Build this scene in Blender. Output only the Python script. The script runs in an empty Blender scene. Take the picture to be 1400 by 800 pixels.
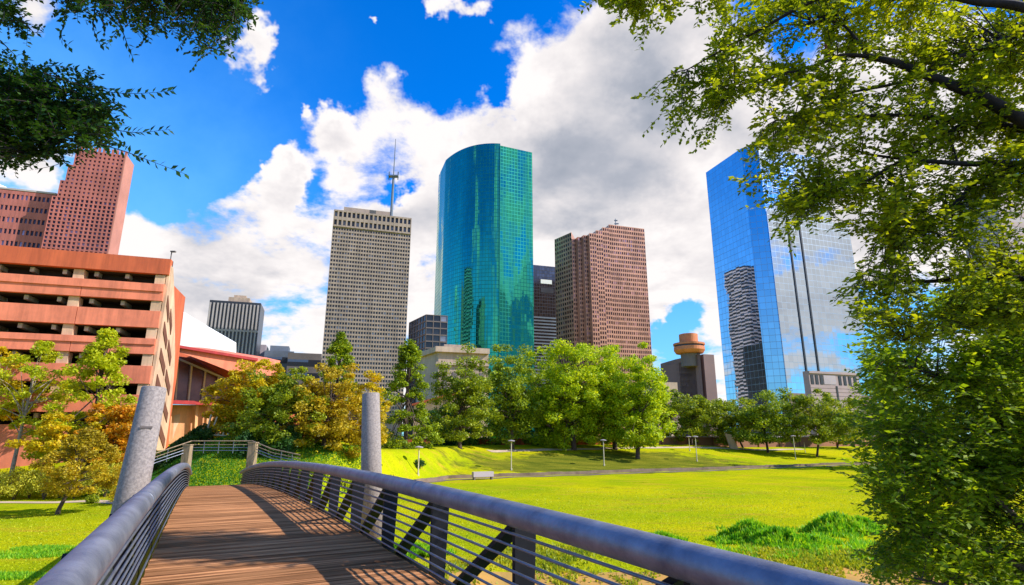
import bpy, math, random
import numpy as np
from mathutils import Vector, noise as mnoise
R = math.radians
random.seed(7); rng = np.random.default_rng(7)
scene = bpy.context.scene
C = scene.collection
EYE = 1.7
F = 775.0                      # focal length in pixels of the 1400 px wide photograph
PITCH = math.atan(197/775)
cp, sp = math.cos(PITCH), math.sin(PITCH)

# ---------------------------------------------------------------- camera
cd = bpy.data.cameras.new('camera'); cam = bpy.data.objects.new('camera', cd); C.objects.link(cam)
cd.sensor_width = 36; cd.lens = F/1400*36; cd.clip_start = .05; cd.clip_end = 20000
cam.location = (0, 0, EYE); cam.rotation_euler = (R(90)+PITCH, 0, 0)
scene.camera = cam

SUN_AZ, SUN_EL = 97, 36       # azimuth clockwise from +Y (the viewing direction)
sd = bpy.data.lights.new('sun', 'SUN'); sun = bpy.data.objects.new('sun', sd); C.objects.link(sun)
sd.energy = 4.6; sd.angle = R(.5); sd.color = (1, .95, .88)
sdir = Vector((math.sin(R(SUN_AZ))*math.cos(R(SUN_EL)), math.cos(R(SUN_AZ))*math.cos(R(SUN_EL)), math.sin(R(SUN_EL))))
sun.rotation_euler = sdir.to_track_quat('Z', 'Y').to_euler(); sun.location = (60, -20, 80)
scene.view_settings.view_transform = 'Standard'; scene.view_settings.look = 'None'
scene.view_settings.gamma = 1; scene.view_settings.use_curve_mapping = False
scene.view_settings.exposure = .55
scene.cycles.max_bounces = 8; scene.cycles.transparent_max_bounces = 8

def ray(px, py):
    u = (px-700)/F; v = (400-py)/F
    return np.array((u, cp-v*sp, sp+v*cp))
def at(px, py, Y):
    d = ray(px, py); k = Y/d[1]
    return Vector((d[0]*k, Y, EYE+d[2]*k))
def onz(px, py, z):
    d = ray(px, py); k = (z-EYE)/d[2]
    return Vector((d[0]*k, d[1]*k, z))
def scale_at(P): return (P[1]*cp+(P[2]-EYE)*sp)/F         # metres per photo pixel at a point

# ---------------------------------------------------------------- node helpers
class NT:
    def __init__(s, tree): s.t = tree; s.n = tree.nodes; s.l = tree.links
    def new(s, typ, **kw):
        n = s.n.new(typ)
        for k, v in kw.items(): setattr(n, k, v)
        return n
    def put(s, sock, v):
        if isinstance(v, bpy.types.NodeSocket): s.l.new(v, sock)
        elif v is not None: sock.default_value = v
    def m(s, op, a, b=None, c=None, clamp=False):
        n = s.new('ShaderNodeMath', operation=op); n.use_clamp = clamp
        for i, v in enumerate((a, b, c)):
            if v is not None: s.put(n.inputs[i], v)
        return n.outputs[0]
    def vm(s, op, a, b=None, out=0):
        n = s.new('ShaderNodeVectorMath', operation=op); s.put(n.inputs[0], a)
        if b is not None:
            if op == 'SCALE': s.put(n.inputs['Scale'], b)
            else: s.put(n.inputs[1], b)
        return n.outputs['Value'] if op in ('DOT_PRODUCT', 'LENGTH') else n.outputs[0]
    def noise(s, vec, scale, detail=4, rough=.55, dist=0, color=False):
        n = s.new('ShaderNodeTexNoise'); s.put(n.inputs['Vector'], vec)
        n.inputs['Scale'].default_value = scale; n.inputs['Detail'].default_value = detail
        n.inputs['Roughness'].default_value = rough; n.inputs['Distortion'].default_value = dist
        return n.outputs['Color' if color else 'Fac']
    def ramp(s, fac, pts, interp='LINEAR'):
        n = s.new('ShaderNodeValToRGB'); s.put(n.inputs[0], fac); r = n.color_ramp; r.interpolation = interp
        while len(r.elements) < len(pts): r.elements.new(.5)
        for e, (p, c) in zip(r.elements, pts):
            e.position = p; e.color = (c, c, c, 1) if isinstance(c, (int, float)) else (*c, 1)
        return n.outputs[0]
    def mix(s, f, a, b, mode='MIX'):
        n = s.new('ShaderNodeMix', data_type='RGBA', blend_type=mode)
        s.put(n.inputs[0], f)
        for i, v in ((6, a), (7, b)):
            if isinstance(v, tuple) and len(v) == 3: v = (*v, 1)
            s.put(n.inputs[i], v)
        return n.outputs[2]
    def smooth(s, v, a, b):
        n = s.new('ShaderNodeMapRange', interpolation_type='SMOOTHSTEP'); s.put(n.inputs[0], v)
        n.inputs[1].default_value = a; n.inputs[2].default_value = b
        return n.outputs[0]

# ---------------------------------------------------------------- world: Nishita sky and clouds placed by compass direction
w = bpy.data.worlds.new('World'); scene.world = w; w.use_nodes = True
t = NT(w.node_tree); t.n.clear()
sky = t.new('ShaderNodeTexSky', sky_type='NISHITA'); sky.sun_disc = False
sky.sun_elevation = R(SUN_EL); sky.sun_rotation = R(SUN_AZ); sky.air_density = 1.0; sky.dust_density = .3; sky.ozone_density = 3
tc = t.new('ShaderNodeTexCoord'); D = t.vm('NORMALIZE', tc.outputs['Generated'])
warp = t.vm('SUBTRACT', t.noise(D, 4.0, 6, .62, color=True), (.5, .5, .5))
Dw = t.vm('NORMALIZE', t.vm('ADD', D, t.vm('SCALE', warp, .34)))
# cloud banks (+) and clear patches (-): (direction given by photo pixel, angular radius in px, weight)
BANK = [(790,170,150,.9),(900,330,150,.9),(640,260,110,.75),(900,60,130,.8),(700,420,150,.8),(560,150,45,.45),(1000,480,110,.6),
        (1200,330,150,.9),(1250,100,240,.9),(480,205,75,.6),(355,225,60,.7),(330,330,110,.6),(220,400,110,.55),(450,300,90,.5),
        (330,60,60,.65),(640,5,34,.9),(540,36,15,1.0),(80,20,90,.45),(30,230,70,.35),(500,470,120,.5),(300,95,32,.3),
        (620,70,120,-.75),(230,150,120,-.8),(460,80,90,-.7),(250,250,60,-.45),(690,120,32,-.5),(925,425,38,-1.2),(572,292,20,-.6),
        (395,235,26,-.3),(430,255,50,-.35),(820,400,40,.3),(50,235,55,.5),(360,215,48,.7),(470,195,44,.6),(190,330,60,.4),
        (60,40,60,.4),(360,50,50,.7),(412,150,20,.8),(1010,160,80,.9),(1130,200,120,.7),(270,270,70,.5),(130,120,70,-.35),(930,10,60,.4),(850,60,40,.3),(300,420,120,.5)]
GREY = [(780,200,50,.2),(830,300,60,.28),(690,300,45,.15),(760,260,40,.1),(900,240,45,.2),(330,400,70,.3),(560,330,60,.3),(900,120,60,.35),(260,320,50,.2),(1220,380,90,.25)]
acc = None
for (px, py, r, wt) in BANK:
    d = ray(px, py); d = d/np.linalg.norm(d)
    ct = math.cos(math.atan(math.hypot(px-700, py-400)/F))
    ang = r/F*ct*ct*1.15
    dot = t.vm('DOT_PRODUCT', Dw, tuple(d))
    g = t.m('EXPONENT', t.m('MULTIPLY', t.m('SUBTRACT', dot, 1.0), 1.6/(1-math.cos(ang))))
    acc = t.m('MULTIPLY_ADD', g, wt, acc if acc is not None else -.20)
gacc = 0.0
for (px, py, r, wt) in GREY:
    d = ray(px, py); d = d/np.linalg.norm(d); ct = math.cos(math.atan(math.hypot(px-700, py-400)/F)); ang = r/F*ct*ct*1.15
    g = t.m('EXPONENT', t.m('MULTIPLY', t.m('SUBTRACT', t.vm('DOT_PRODUCT', Dw, tuple(d)), 1.0), 1.6/(1-math.cos(ang))))
    gacc = t.m('MULTIPLY_ADD', g, wt, gacc)
sep = t.new('ShaderNodeSeparateXYZ'); t.put(sep.inputs[0], D)
# plane-like projection gives flat cloud bottoms towards the horizon
den = t.m('ADD', t.m('MAXIMUM', sep.outputs[2], 0.0), .28)
pl = t.vm('SCALE', D, t.m('DIVIDE', .6, den))
n1 = t.noise(pl, 4.2, 9, .6, .15); n2 = t.noise(pl, 9.0, 8, .62)
base = t.m('ADD', t.m('MULTIPLY', t.m('SUBTRACT', n1, .5), 3.0), t.m('MULTIPLY', t.m('SUBTRACT', n2, .5), .7))
# behind the camera the banks are not defined: broken cloud by noise only
back = t.smooth(sep.outputs[1], .35, -.1)
big = t.noise(pl, 1.3, 3, .5)
acc2 = t.m('ADD', acc, t.m('MULTIPLY', back, t.m('MULTIPLY_ADD', t.m('SUBTRACT', big, .5), 3.2, .16)))
dens = t.m('ADD', acc2, base)
alpha = t.smooth(dens, .0, .42)
# cloud body: bright rims, grey bellies (self shadowing of the cloud towards the sun)
off = t.vm('ADD', pl, tuple(-x*.10 for x in sdir))
n1b = t.noise(off, 4.2, 5, .6, .15)
lit = t.m('SUBTRACT', n1, n1b)
thick = t.smooth(dens, .25, 1.5)
n3 = t.noise(pl, 2.2, 6, .58)
grey = t.m('MULTIPLY', thick, t.smooth(n3, .42, .68))
shade = t.m('ADD', t.m('MULTIPLY', lit, 1.3), t.m('SUBTRACT', 1.0, t.m('ADD', t.m('MULTIPLY', grey, .5), gacc)))
shade = t.m('ADD', shade, t.m('MULTIPLY', t.m('SUBTRACT', n2, .5), .55))
ccol = t.ramp(shade, [(.12, (2.1, 2.5, 3.2)), (.48, (3.8, 4.0, 4.6)), (.82, (6.9, 6.6, 6.7)), (1.0, (8.4, 8.0, 7.9))])
hsv = t.new('ShaderNodeHueSaturation'); hsv.inputs['Saturation'].default_value = 1.45; hsv.inputs['Value'].default_value = 1.3
hsv.inputs['Hue'].default_value = .497
t.put(hsv.inputs['Color'], sky.outputs[0])
skyc = t.mix(1.0, hsv.outputs[0], (.45, 1.3, 1.95), 'MULTIPLY')
d = ray(40, 300); d = d/np.linalg.norm(d)
veil = t.m('EXPONENT', t.m('MULTIPLY', t.m('SUBTRACT', t.vm('DOT_PRODUCT', Dw, tuple(d)), 1.0), 26.0))
skyc = t.mix(t.m('MULTIPLY', t.smooth(sep.outputs[2], .42, .05), .6), skyc, (2.8, 5.6, 8.2))
skyc = t.mix(t.m('MULTIPLY', veil, .6), skyc, (2.2, 6.0, 10.0))
col = t.mix(alpha, skyc, ccol)
bg = t.new('ShaderNodeBackground'); t.put(bg.inputs[0], col); bg.inputs[1].default_value = .085
out = t.new('ShaderNodeOutputWorld'); t.l.new(bg.outputs[0], out.inputs[0])

# ---------------------------------------------------------------- materials
MATS = {}; BA_ = .485
def mat(name, col, rough=.7, metal=0, var=.12, vscale=1.5, bump=0, bscale=20, col2=None, streak=None, spec=.5, island=0, coat=0, rot=0, grime=0, panes=False):
    m = bpy.data.materials.new(name); m.use_nodes = True; t = NT(m.node_tree); t.n.clear()
    b = t.new('ShaderNodeBsdfPrincipled'); o = t.new('ShaderNodeOutputMaterial'); t.l.new(b.outputs[0], o.inputs[0])
    tc = t.new('ShaderNodeTexCoord'); v = tc.outputs['Object']
    if rot:
        mr = t.new('ShaderNodeMapping'); mr.inputs['Rotation'].default_value = (0, 0, -rot); t.put(mr.inputs[0], v); v = mr.outputs[0]
    if streak:
        mp = t.new('ShaderNodeMapping'); mp.inputs['Scale'].default_value = streak; t.put(mp.inputs[0], v); v = mp.outputs[0]
    n = t.noise(v, vscale, 6, .62)
    c2 = col2 or tuple(max(0, c*(1-var*2.2)) for c in col)
    c1 = col if col2 else tuple(min(1, c*(1+var)) for c in col)
    c = t.ramp(n, [(.3, c2), (.7, c1)])
    if grime:
        mg = t.new('ShaderNodeMapping'); mg.inputs['Scale'].default_value = (1.6, 1.6, .18); t.put(mg.inputs[0], tc.outputs['Object'])
        c = t.mix(1.0, c, t.ramp(t.noise(mg.outputs[0], grime, 7, .7), [(.32, .74), (.56, 1.04)]), 'MULTIPLY')
    if island:
        g = t.new('ShaderNodeNewGeometry')
        c = t.mix(1.0, c, t.ramp(g.outputs['Random Per Island'], [(0, 1-island), (1, 1+island*.4)]), 'MULTIPLY')
    if panes:
        oi = t.new('ShaderNodeObjectInfo'); g = t.new('ShaderNodeNewGeometry')
        rv = t.m('FRACT', t.m('ADD', oi.outputs['Random'], g.outputs['Random Per Island']))
        c = t.mix(1.0, c, t.ramp(rv, [(0, .45), (.6, 1.0), (.85, 1.8), (.93, 4.5), (1, 6.0)]), 'MULTIPLY')
    t.put(b.inputs['Base Color'], c)
    b.inputs['Roughness'].default_value = rough; b.inputs['Metallic'].default_value = metal
    b.inputs['Specular IOR Level'].default_value = spec; b.inputs['Coat Weight'].default_value = coat
    if bump:
        bn = t.new('ShaderNodeBump'); bn.inputs['Strength'].default_value = bump; bn.inputs['Distance'].default_value = .02
        t.put(bn.inputs['Height'], t.noise(v, bscale, 6, .65)); t.put(b.inputs['Normal'], bn.outputs[0])
    MATS[name] = m
    return m
def leafmat(name, cols, trans=.45, rough=.55, clump=None):
    """cols: list of colours chosen at random leaf by leaf, and by clump through a soft noise"""
    m = bpy.data.materials.new(name); m.use_nodes = True; t = NT(m.node_tree); t.n.clear()
    g = t.new('ShaderNodeNewGeometry'); tc = t.new('ShaderNodeTexCoord')
    r = t.m('ADD', t.m('MULTIPLY', g.outputs['Random Per Island'], .55), t.m('MULTIPLY', t.noise(tc.outputs['Object'], clump or .45, 3, .5), .9))
    r = t.m('SUBTRACT', r, .24)
    k = len(cols)-1
    c = t.ramp(r, [(i/k*.9+.05, cc) for i, cc in enumerate(cols)])
    b = t.new('ShaderNodeBsdfPrincipled'); t.put(b.inputs['Base Color'], c); b.inputs['Roughness'].default_value = rough
    b.inputs['Specular IOR Level'].default_value = .35
    tr = t.new('ShaderNodeBsdfTranslucent'); t.put(tr.inputs[0], t.mix(1.0, c, (1.5, 1.35, .6), 'MULTIPLY'))
    mx = t.new('ShaderNodeMixShader'); mx.inputs[0].default_value = trans
    o = t.new('ShaderNodeOutputMaterial'); t.l.new(b.outputs[0], mx.inputs[1]); t.l.new(tr.outputs[0], mx.inputs[2]); t.l.new(mx.outputs[0], o.inputs[0])
    MATS[name] = m; return m
def glassmat(name, col, line, pw, ph, lw=.08, wav=.06, pan=.012, rough=.03, var=.25, wscale=.012, metal=1.0, ys=.35):
    """curtain wall: tinted mirror glass; UV is metres along the wall and up it; one panel is pw x ph"""
    m = bpy.data.materials.new(name); m.use_nodes = True; t = NT(m.node_tree); t.n.clear()
    b = t.new('ShaderNodeBsdfPrincipled'); o = t.new('ShaderNodeOutputMaterial'); t.l.new(b.outputs[0], o.inputs[0])
    uv = t.new('ShaderNodeTexCoord').outputs['UV']
    s = t.new('ShaderNodeSeparateXYZ'); t.put(s.inputs[0], uv)
    u = t.m('DIVIDE', s.outputs[0], pw); v = t.m('DIVIDE', s.outputs[1], ph)
    fu = t.m('FRACT', u); fv = t.m('FRACT', v)
    ml = t.m('MAXIMUM', t.m('LESS_THAN', fu, lw), t.m('LESS_THAN', fv, lw*1.3))
    cb = t.new('ShaderNodeCombineXYZ'); t.put(cb.inputs[0], t.m('FLOOR', u)); t.put(cb.inputs[1], t.m('FLOOR', v))
    wn = t.new('ShaderNodeTexWhiteNoise'); t.put(wn.inputs[0], cb.outputs[0])
    cg = t.mix(wn.outputs['Value'], tuple(c*(1-var) for c in col), col)
    t.put(b.inputs['Base Color'], t.mix(ml, cg, line)); b.inputs['Metallic'].default_value = metal
    t.put(b.inputs['Roughness'], t.m('MULTIPLY_ADD', ml, .4, rough))
    g = t.new('ShaderNodeNewGeometry')
    a = t.vm('SCALE', t.vm('SUBTRACT', wn.outputs['Color'], (.5, .5, .5)), pan)
    mp = t.new('ShaderNodeMapping'); mp.inputs['Scale'].default_value = (1, ys, 1); t.put(mp.inputs[0], uv)
    c = t.vm('SCALE', t.vm('SUBTRACT', t.noise(mp.outputs[0], wscale, 4, .6, color=True), (.5, .5, .5)), wav)
    t.put(b.inputs['Normal'], t.vm('NORMALIZE', t.vm('ADD', g.outputs['Normal'], t.vm('ADD', a, c))))
    MATS[name] = m; return m

# ---------------------------------------------------------------- mesh builder
class MB:
    def __init__(s): s.v = []; s.f = []; s.uv = []
    def quad(s, a, b, c, d, uv=None):
        i = len(s.v); s.v += [tuple(a), tuple(b), tuple(c), tuple(d)]; s.f.append((i, i+1, i+2, i+3))
        s.uv += uv if uv else [(0, 0)]*4
    def poly(s, pts):
        i = len(s.v); s.v += [tuple(p) for p in pts]; s.f.append(tuple(range(i, i+len(pts)))); s.uv += [(p[0], p[1]) for p in pts]
    def hexa(s, p):                 # 8 points: bottom 0-3 counter-clockwise, top 4-7
        i = len(s.v); s.v += [tuple(q) for q in p]
        for f in ((3,2,1,0),(4,5,6,7),(0,1,5,4),(1,2,6,5),(2,3,7,6),(3,0,4,7)):
            s.f.append(tuple(i+k for k in f)); s.uv += [(0, 0), (1, 0), (1, 1), (0, 1)]
        return s
    def box(s, x0, x1, y0, y1, z0, z1):
        return s.hexa([(x0,y0,z0),(x1,y0,z0),(x1,y1,z0),(x0,y1,z0),(x0,y0,z1),(x1,y0,z1),(x1,y1,z1),(x0,y1,z1)])
    def obox(s, o, ax, ay, x0, x1, y0, y1, z0, z1):   # box in a horizontal frame (o, ax, ay)
        f = lambda x, y, z: (o[0]+ax[0]*x+ay[0]*y, o[1]+ax[1]*x+ay[1]*y, z)
        return s.hexa([f(x0,y0,z0),f(x1,y0,z0),f(x1,y1,z0),f(x0,y1,z0),f(x0,y0,z1),f(x1,y0,z1),f(x1,y1,z1),f(x0,y1,z1)])
    def beam(s, a, b, wd, ht, up=(0,0,1)):            # rectangular bar between two points
        a, b = Vector(a), Vector(b); d = (b-a).normalized(); up = Vector(up)
        sx = d.cross(up)
        if sx.length < 1e-4: sx = d.cross(Vector((1,0,0)))
        sx.normalize(); sy = sx.cross(d)
        P = []
        for q in (a, b):
            for (i, j) in ((-1,-1),(1,-1),(1,1),(-1,1)): P.append(q+sx*wd/2*i+sy*ht/2*j)
        return s.hexa(P)
    def tube(s, pts, rad, n=8, cap=True):
        pts = [Vector(p) for p in pts]; rs = rad if isinstance(rad, (list, tuple)) else [rad]*len(pts)
        base = len(s.v); prev = None
        for k, p in enumerate(pts):
            d = (pts[min(k+1, len(pts)-1)]-pts[max(k-1, 0)]).normalized()
            if prev is None:
                x = d.cross(Vector((0,0,1)))
                if x.length < .05: x = d.cross(Vector((1,0,0)))
            else: x = prev-d*prev.dot(d)
            x.normalize(); prev = x; y = d.cross(x)
            for j in range(n):
                a = 2*math.pi*j/n; s.v.append(tuple(p+(x*math.cos(a)+y*math.sin(a))*rs[k]))
        for k in range(len(pts)-1):
            for j in range(n):
                a = base+k*n+j; b = base+k*n+(j+1) % n
                s.f.append((a, b, b+n, a+n)); s.uv += [(0,0)]*4
        if cap:
            for k, rev in ((0, True), (len(pts)-1, False)):
                r = [base+k*n+j for j in range(n)]
                s.f.append(tuple(reversed(r)) if rev else tuple(r)); s.uv += [(0,0)]*n
        return s
    def prism(s, foot, z0, z1, caps=True):            # footprint counter-clockwise or not; UV in metres
        n = len(foot); u = 0
        for k in range(n):
            a, b = foot[k], foot[(k+1) % n]; L = math.hypot(b[0]-a[0], b[1]-a[1])
            s.quad((a[0],a[1],z0),(b[0],b[1],z0),(b[0],b[1],z1),(a[0],a[1],z1), [(u,z0),(u+L,z0),(u+L,z1),(u,z1)]); u += L
        if caps:
            s.poly([(p[0],p[1],z1) for p in foot]); s.poly([(p[0],p[1],z0) for p in reversed(foot)])
        return s
    def lathe(s, o, prof, n=24):
        base = len(s.v)
        for (r, z) in prof:
            for j in range(n):
                a = 2*math.pi*j/n; s.v.append((o[0]+r*math.cos(a), o[1]+r*math.sin(a), o[2]+z))
        for k in range(len(prof)-1):
            for j in range(n):
                a = base+k*n+j; b = base+k*n+(j+1) % n
                s.f.append((a, b, b+n, a+n)); s.uv += [(0,0)]*4
        s.f.append(tuple(base+(len(prof)-1)*n+j for j in range(n))); s.uv += [(0,0)]*n
        s.f.append(tuple(base+j for j in reversed(range(n)))); s.uv += [(0,0)]*n
        return s
    def mesh(s, name, m, smooth=False, recalc=True):
        me = bpy.data.meshes.new(name); me.from_pydata(s.v, [], s.f)
        ul = me.uv_layers.new(name='UVMap'); ul.data.foreach_set('uv', [x for p in s.uv for x in p])
        me.materials.append(MATS[m])
        if recalc:
            import bmesh
            b = bmesh.new(); b.from_mesh(me); bmesh.ops.recalc_face_normals(b, faces=b.faces); b.to_mesh(me); b.free()
        if smooth:
            me.polygons.foreach_set('use_smooth', [True]*len(me.polygons))
        return me
    def build(s, name, m, parent=None, smooth=False, recalc=True):
        o = bpy.data.objects.new(name, s.mesh(name, m, smooth, recalc)); C.objects.link(o)
        if parent: o.parent = parent; o.matrix_parent_inverse = Vector_inv(parent)
        return o
from mathutils import Matrix
def Vector_inv(p): return Matrix.Translation(-Vector(p.location))
def tag(o, label=None, cat=None, group=None, kind=None):
    if label: o['label'] = label
    if cat: o['category'] = cat
    if group: o['group'] = group
    if kind: o['kind'] = kind
    return o
def thing(name, loc, label, cat, group=None):
    o = bpy.data.objects.new(name, None); C.objects.link(o); o.location = loc; o.empty_display_size = .3
    return tag(o, label, cat, group)
def leaves(name, m, P, A, B, parent=None, fold=.15):
    """P centres, A half-length vectors, B half-width vectors: one diamond leaf each (numpy arrays n x 3)"""
    n = len(P); N = np.cross(A, B); N /= (np.linalg.norm(N, axis=1, keepdims=True)+1e-9); fl = np.linalg.norm(B, axis=1, keepdims=True)*fold*2
    V = np.empty((n, 4, 3)); V[:,0] = P-A; V[:,1] = P-A*.1+B+N*fl; V[:,2] = P+A; V[:,3] = P-A*.1-B+N*fl
    me = bpy.data.meshes.new(name); me.vertices.add(n*4); me.vertices.foreach_set('co', V.reshape(-1))
    me.loops.add(n*4); me.loops.foreach_set('vertex_index', np.arange(n*4, dtype=np.int32))
    me.polygons.add(n); me.polygons.foreach_set('loop_start', np.arange(0, n*4, 4, dtype=np.int32)); me.polygons.foreach_set('loop_total', np.full(n, 4, dtype=np.int32))
    me.update(calc_edges=True); me.materials.append(MATS[m])
    o = bpy.data.objects.new(name, me); C.objects.link(o)
    if parent: o.parent = parent; o.matrix_parent_inverse = Vector_inv(parent)
    return o
def unit(n):
    v = rng.normal(size=(n, 3)); return v/np.linalg.norm(v, axis=1, keepdims=True)

# colours (real-world base colours, a few with light or shade painted in)
mat('deck_wood', (.78,.36,.15), .7, col2=(.10,.035,.016), vscale=1.7, bump=.6, bscale=8, streak=(.35,7,1), island=.5, rot=BA_, spec=.0)
mat('weathered_wood', (.36,.25,.15), .8, var=.25, vscale=2, streak=(4,4,.6))
mat('pipe_metal', (.29,.29,.335), .42, .45, col2=(.12,.125,.165), vscale=3.5, bump=.25, bscale=30, spec=.5)
mat('rod_metal', (.22,.24,.29), .4, .6, var=.15, vscale=5)
mat('dark_steel', (.007,.007,.011), .55, 0, var=.3, vscale=4, spec=.25)
mat('granite', (.38,.32,.285), .85, col2=(.17,.14,.13), vscale=16, bump=.4, bscale=30)
mat('concrete', (.46,.42,.36), .85, var=.15, vscale=.8, bump=.3, bscale=8, grime=1)
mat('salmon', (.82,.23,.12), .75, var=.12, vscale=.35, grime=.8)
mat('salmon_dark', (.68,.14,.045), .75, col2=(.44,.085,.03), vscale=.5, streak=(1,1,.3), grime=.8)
mat('orange_wall', (.70,.33,.14), .75, var=.12, vscale=.4, grime=.8)
mat('cream', (.66,.42,.26), .8, var=.12, vscale=.5, grime=.8)
mat('red_trim', (.45,.03,.03), .6, var=.15)
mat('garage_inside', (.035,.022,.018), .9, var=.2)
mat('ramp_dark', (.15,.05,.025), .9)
mat('white_wall', (.80,.77,.72), .7, var=.04)
mat('dim_glass', (.17,.065,.045), .25, .3, var=.3, vscale=.4)
mat('gray_stone', (.35,.265,.215), .8, var=.1, vscale=.02, grime=0.12)
mat('pane_dark', (.045,.045,.055), .2, .2, var=.3, vscale=.05, panes=True)
mat('pane_violet', (.10,.05,.055), .12, .6, var=.3, vscale=.05, panes=True)
mat('pink_stone', (.44,.135,.11), .75, var=.12, vscale=.03, grime=0.1)
mat('pink_lit', (.50,.20,.15), .75, var=.1, vscale=.05)  # brighter copy of pink_stone: sunlight on the side wall painted in
mat('brown_stone', (.60,.29,.19), .35, .35, var=.12, vscale=.04, grime=0.1)
mat('fin_stone', (.42,.37,.36), .8, var=.12, vscale=.03)
mat('dark_body', (.045,.045,.055), .35, .3, var=.2, vscale=.03)
mat('dark_frame', (.15,.12,.11), .6, var=.15, vscale=.05)
mat('blue_gray', (.16,.19,.25), .5, var=.25, vscale=.03)
mat('limestone', (.48,.35,.26), .85, var=.14, vscale=.12, bump=.3, bscale=2, grime=0.5)
mat('taupe', (.20,.12,.115), .7, var=.1, vscale=.05)
mat('rust_orange', (.60,.20,.07), .5, .2, var=.12, vscale=.3)
mat('lilac_stone', (.36,.26,.26), .75, var=.1, vscale=.1)
mat('tan_stone', (.42,.35,.38), .8, var=.1, vscale=.05)
mat('brick_wall', (.36,.13,.06), .85, col2=(.18,.09,.05), vscale=.25, bump=.3, bscale=4)
mat('kerb', (.26,.18,.12), .9, col2=(.13,.085,.06), vscale=.6)
mat('path', (.62,.45,.30), .9, var=.12, vscale=.5, bump=.3, bscale=6)
mat('orange_dirt', (.60,.29,.05), .95, col2=(.36,.22,.04), vscale=.6, bump=.6, bscale=5)
mat('pale_paint', (.60,.52,.36), .6, var=.1)
mat('bark', (.12,.075,.055), .9, col2=(.05,.03,.025), vscale=6, bump=.8, bscale=10, streak=(1,1,.25))
mat('bark_dark', (.035,.022,.02), .9, var=.3, vscale=10)
mat('bark_pale', (.40,.33,.25), .9, col2=(.2,.15,.11), vscale=4)
mat('bird_red', (.30,.045,.03), .7, col2=(.16,.03,.025), vscale=20)
mat('beak', (.5,.2,.05), .5)
mat('white_metal', (.72,.70,.66), .4, .2, var=.05)
mat('water', (.05,.07,.04), .06, 0, var=.2, vscale=.4, bump=.25, bscale=3)
leafmat('leaf_green', [(0.0585,0.106,.01),(0.169,0.25,.012),(0.338,0.425,.014),(0.546,0.575,.02)], .35)
leafmat('leaf_bright', [(0.104,0.188,.008),(0.312,0.45,.010),(0.546,0.625,.010),(0.7,0.7,.02)], .4)
leafmat('leaf_olive', [(.06,.10,.01),(.18,.25,.014),(.34,.40,.014),(.50,.48,.02)], .35)
leafmat('leaf_gold', [(.20,.19,.008),(.48,.40,.008),(.70,.54,.010),(.75,.42,.010)], .35)
leafmat('leaf_rust', [(.20,.12,.008),(.50,.28,.010),(.74,.36,.010),(.72,.22,.010)], .35)
leafmat('leaf_yellowgreen', [(.16,.22,.01),(.40,.48,.010),(.52,.56,.015),(.58,.50,.015)], .4)
leafmat('leaf_brown', [(.15,.12,.012),(.38,.29,.015),(.58,.43,.015),(.66,.42,.015)], .35)
leafmat('leaf_dark', [(.012,.045,.01),(.03,.10,.015),(.06,.15,.02),(.11,.2,.02)], .25)
leafmat('leaf_near', [(0.078,0.125,.006),(0.195,0.263,.008),(0.39,0.45,.010),(0.598,0.587,.02)], .5, clump=.9)
leafmat('leaf_deep', [(.06,.12,.008),(.16,.26,.010),(.30,.42,.012),(.52,.56,.02)], .52, clump=.8)
leafmat('leaf_elm', [(.008,.035,.012),(.02,.07,.012),(.05,.13,.012),(.13,.19,.012)], .3, clump=1.2)
leafmat('leaf_pale', [(.22,.24,.02),(.45,.46,.03),(.66,.62,.06),(.75,.66,.10)], .4)
leafmat('grass_shaded', [(.012,.09,.006),(.03,.17,.008),(.08,.27,.010),(.26,.42,.015)], .35, clump=.7)  # bank grass colour darkened to paint in the tree shade
leafmat('grass_tall', [(.05,.20,.01),(.14,.42,.012),(.34,.58,.015),(.58,.62,.02)], .4, clump=.9)
leafmat('grass_dry', [(.10,.17,.01),(.28,.36,.012),(.48,.48,.02),(.60,.46,.05)], .35, clump=.5)
glassmat('teal_glass', (.035,.36,.25), (.025,.23,.17), 3.2, 3.9, lw=.11, wav=.34, pan=.014, rough=.05, var=.16, wscale=.045, ys=.10)
glassmat('blue_glass', (.50,.58,.66), (.26,.32,.40), 3.4, 4.0, lw=.045, wav=.016, pan=.006, rough=.02, var=.12, wscale=.012)
glassmat('gray_glass', (.14,.15,.19), (.05,.05,.06), 3.2, 4.0, lw=.12, rough=.15, var=.4)

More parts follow.
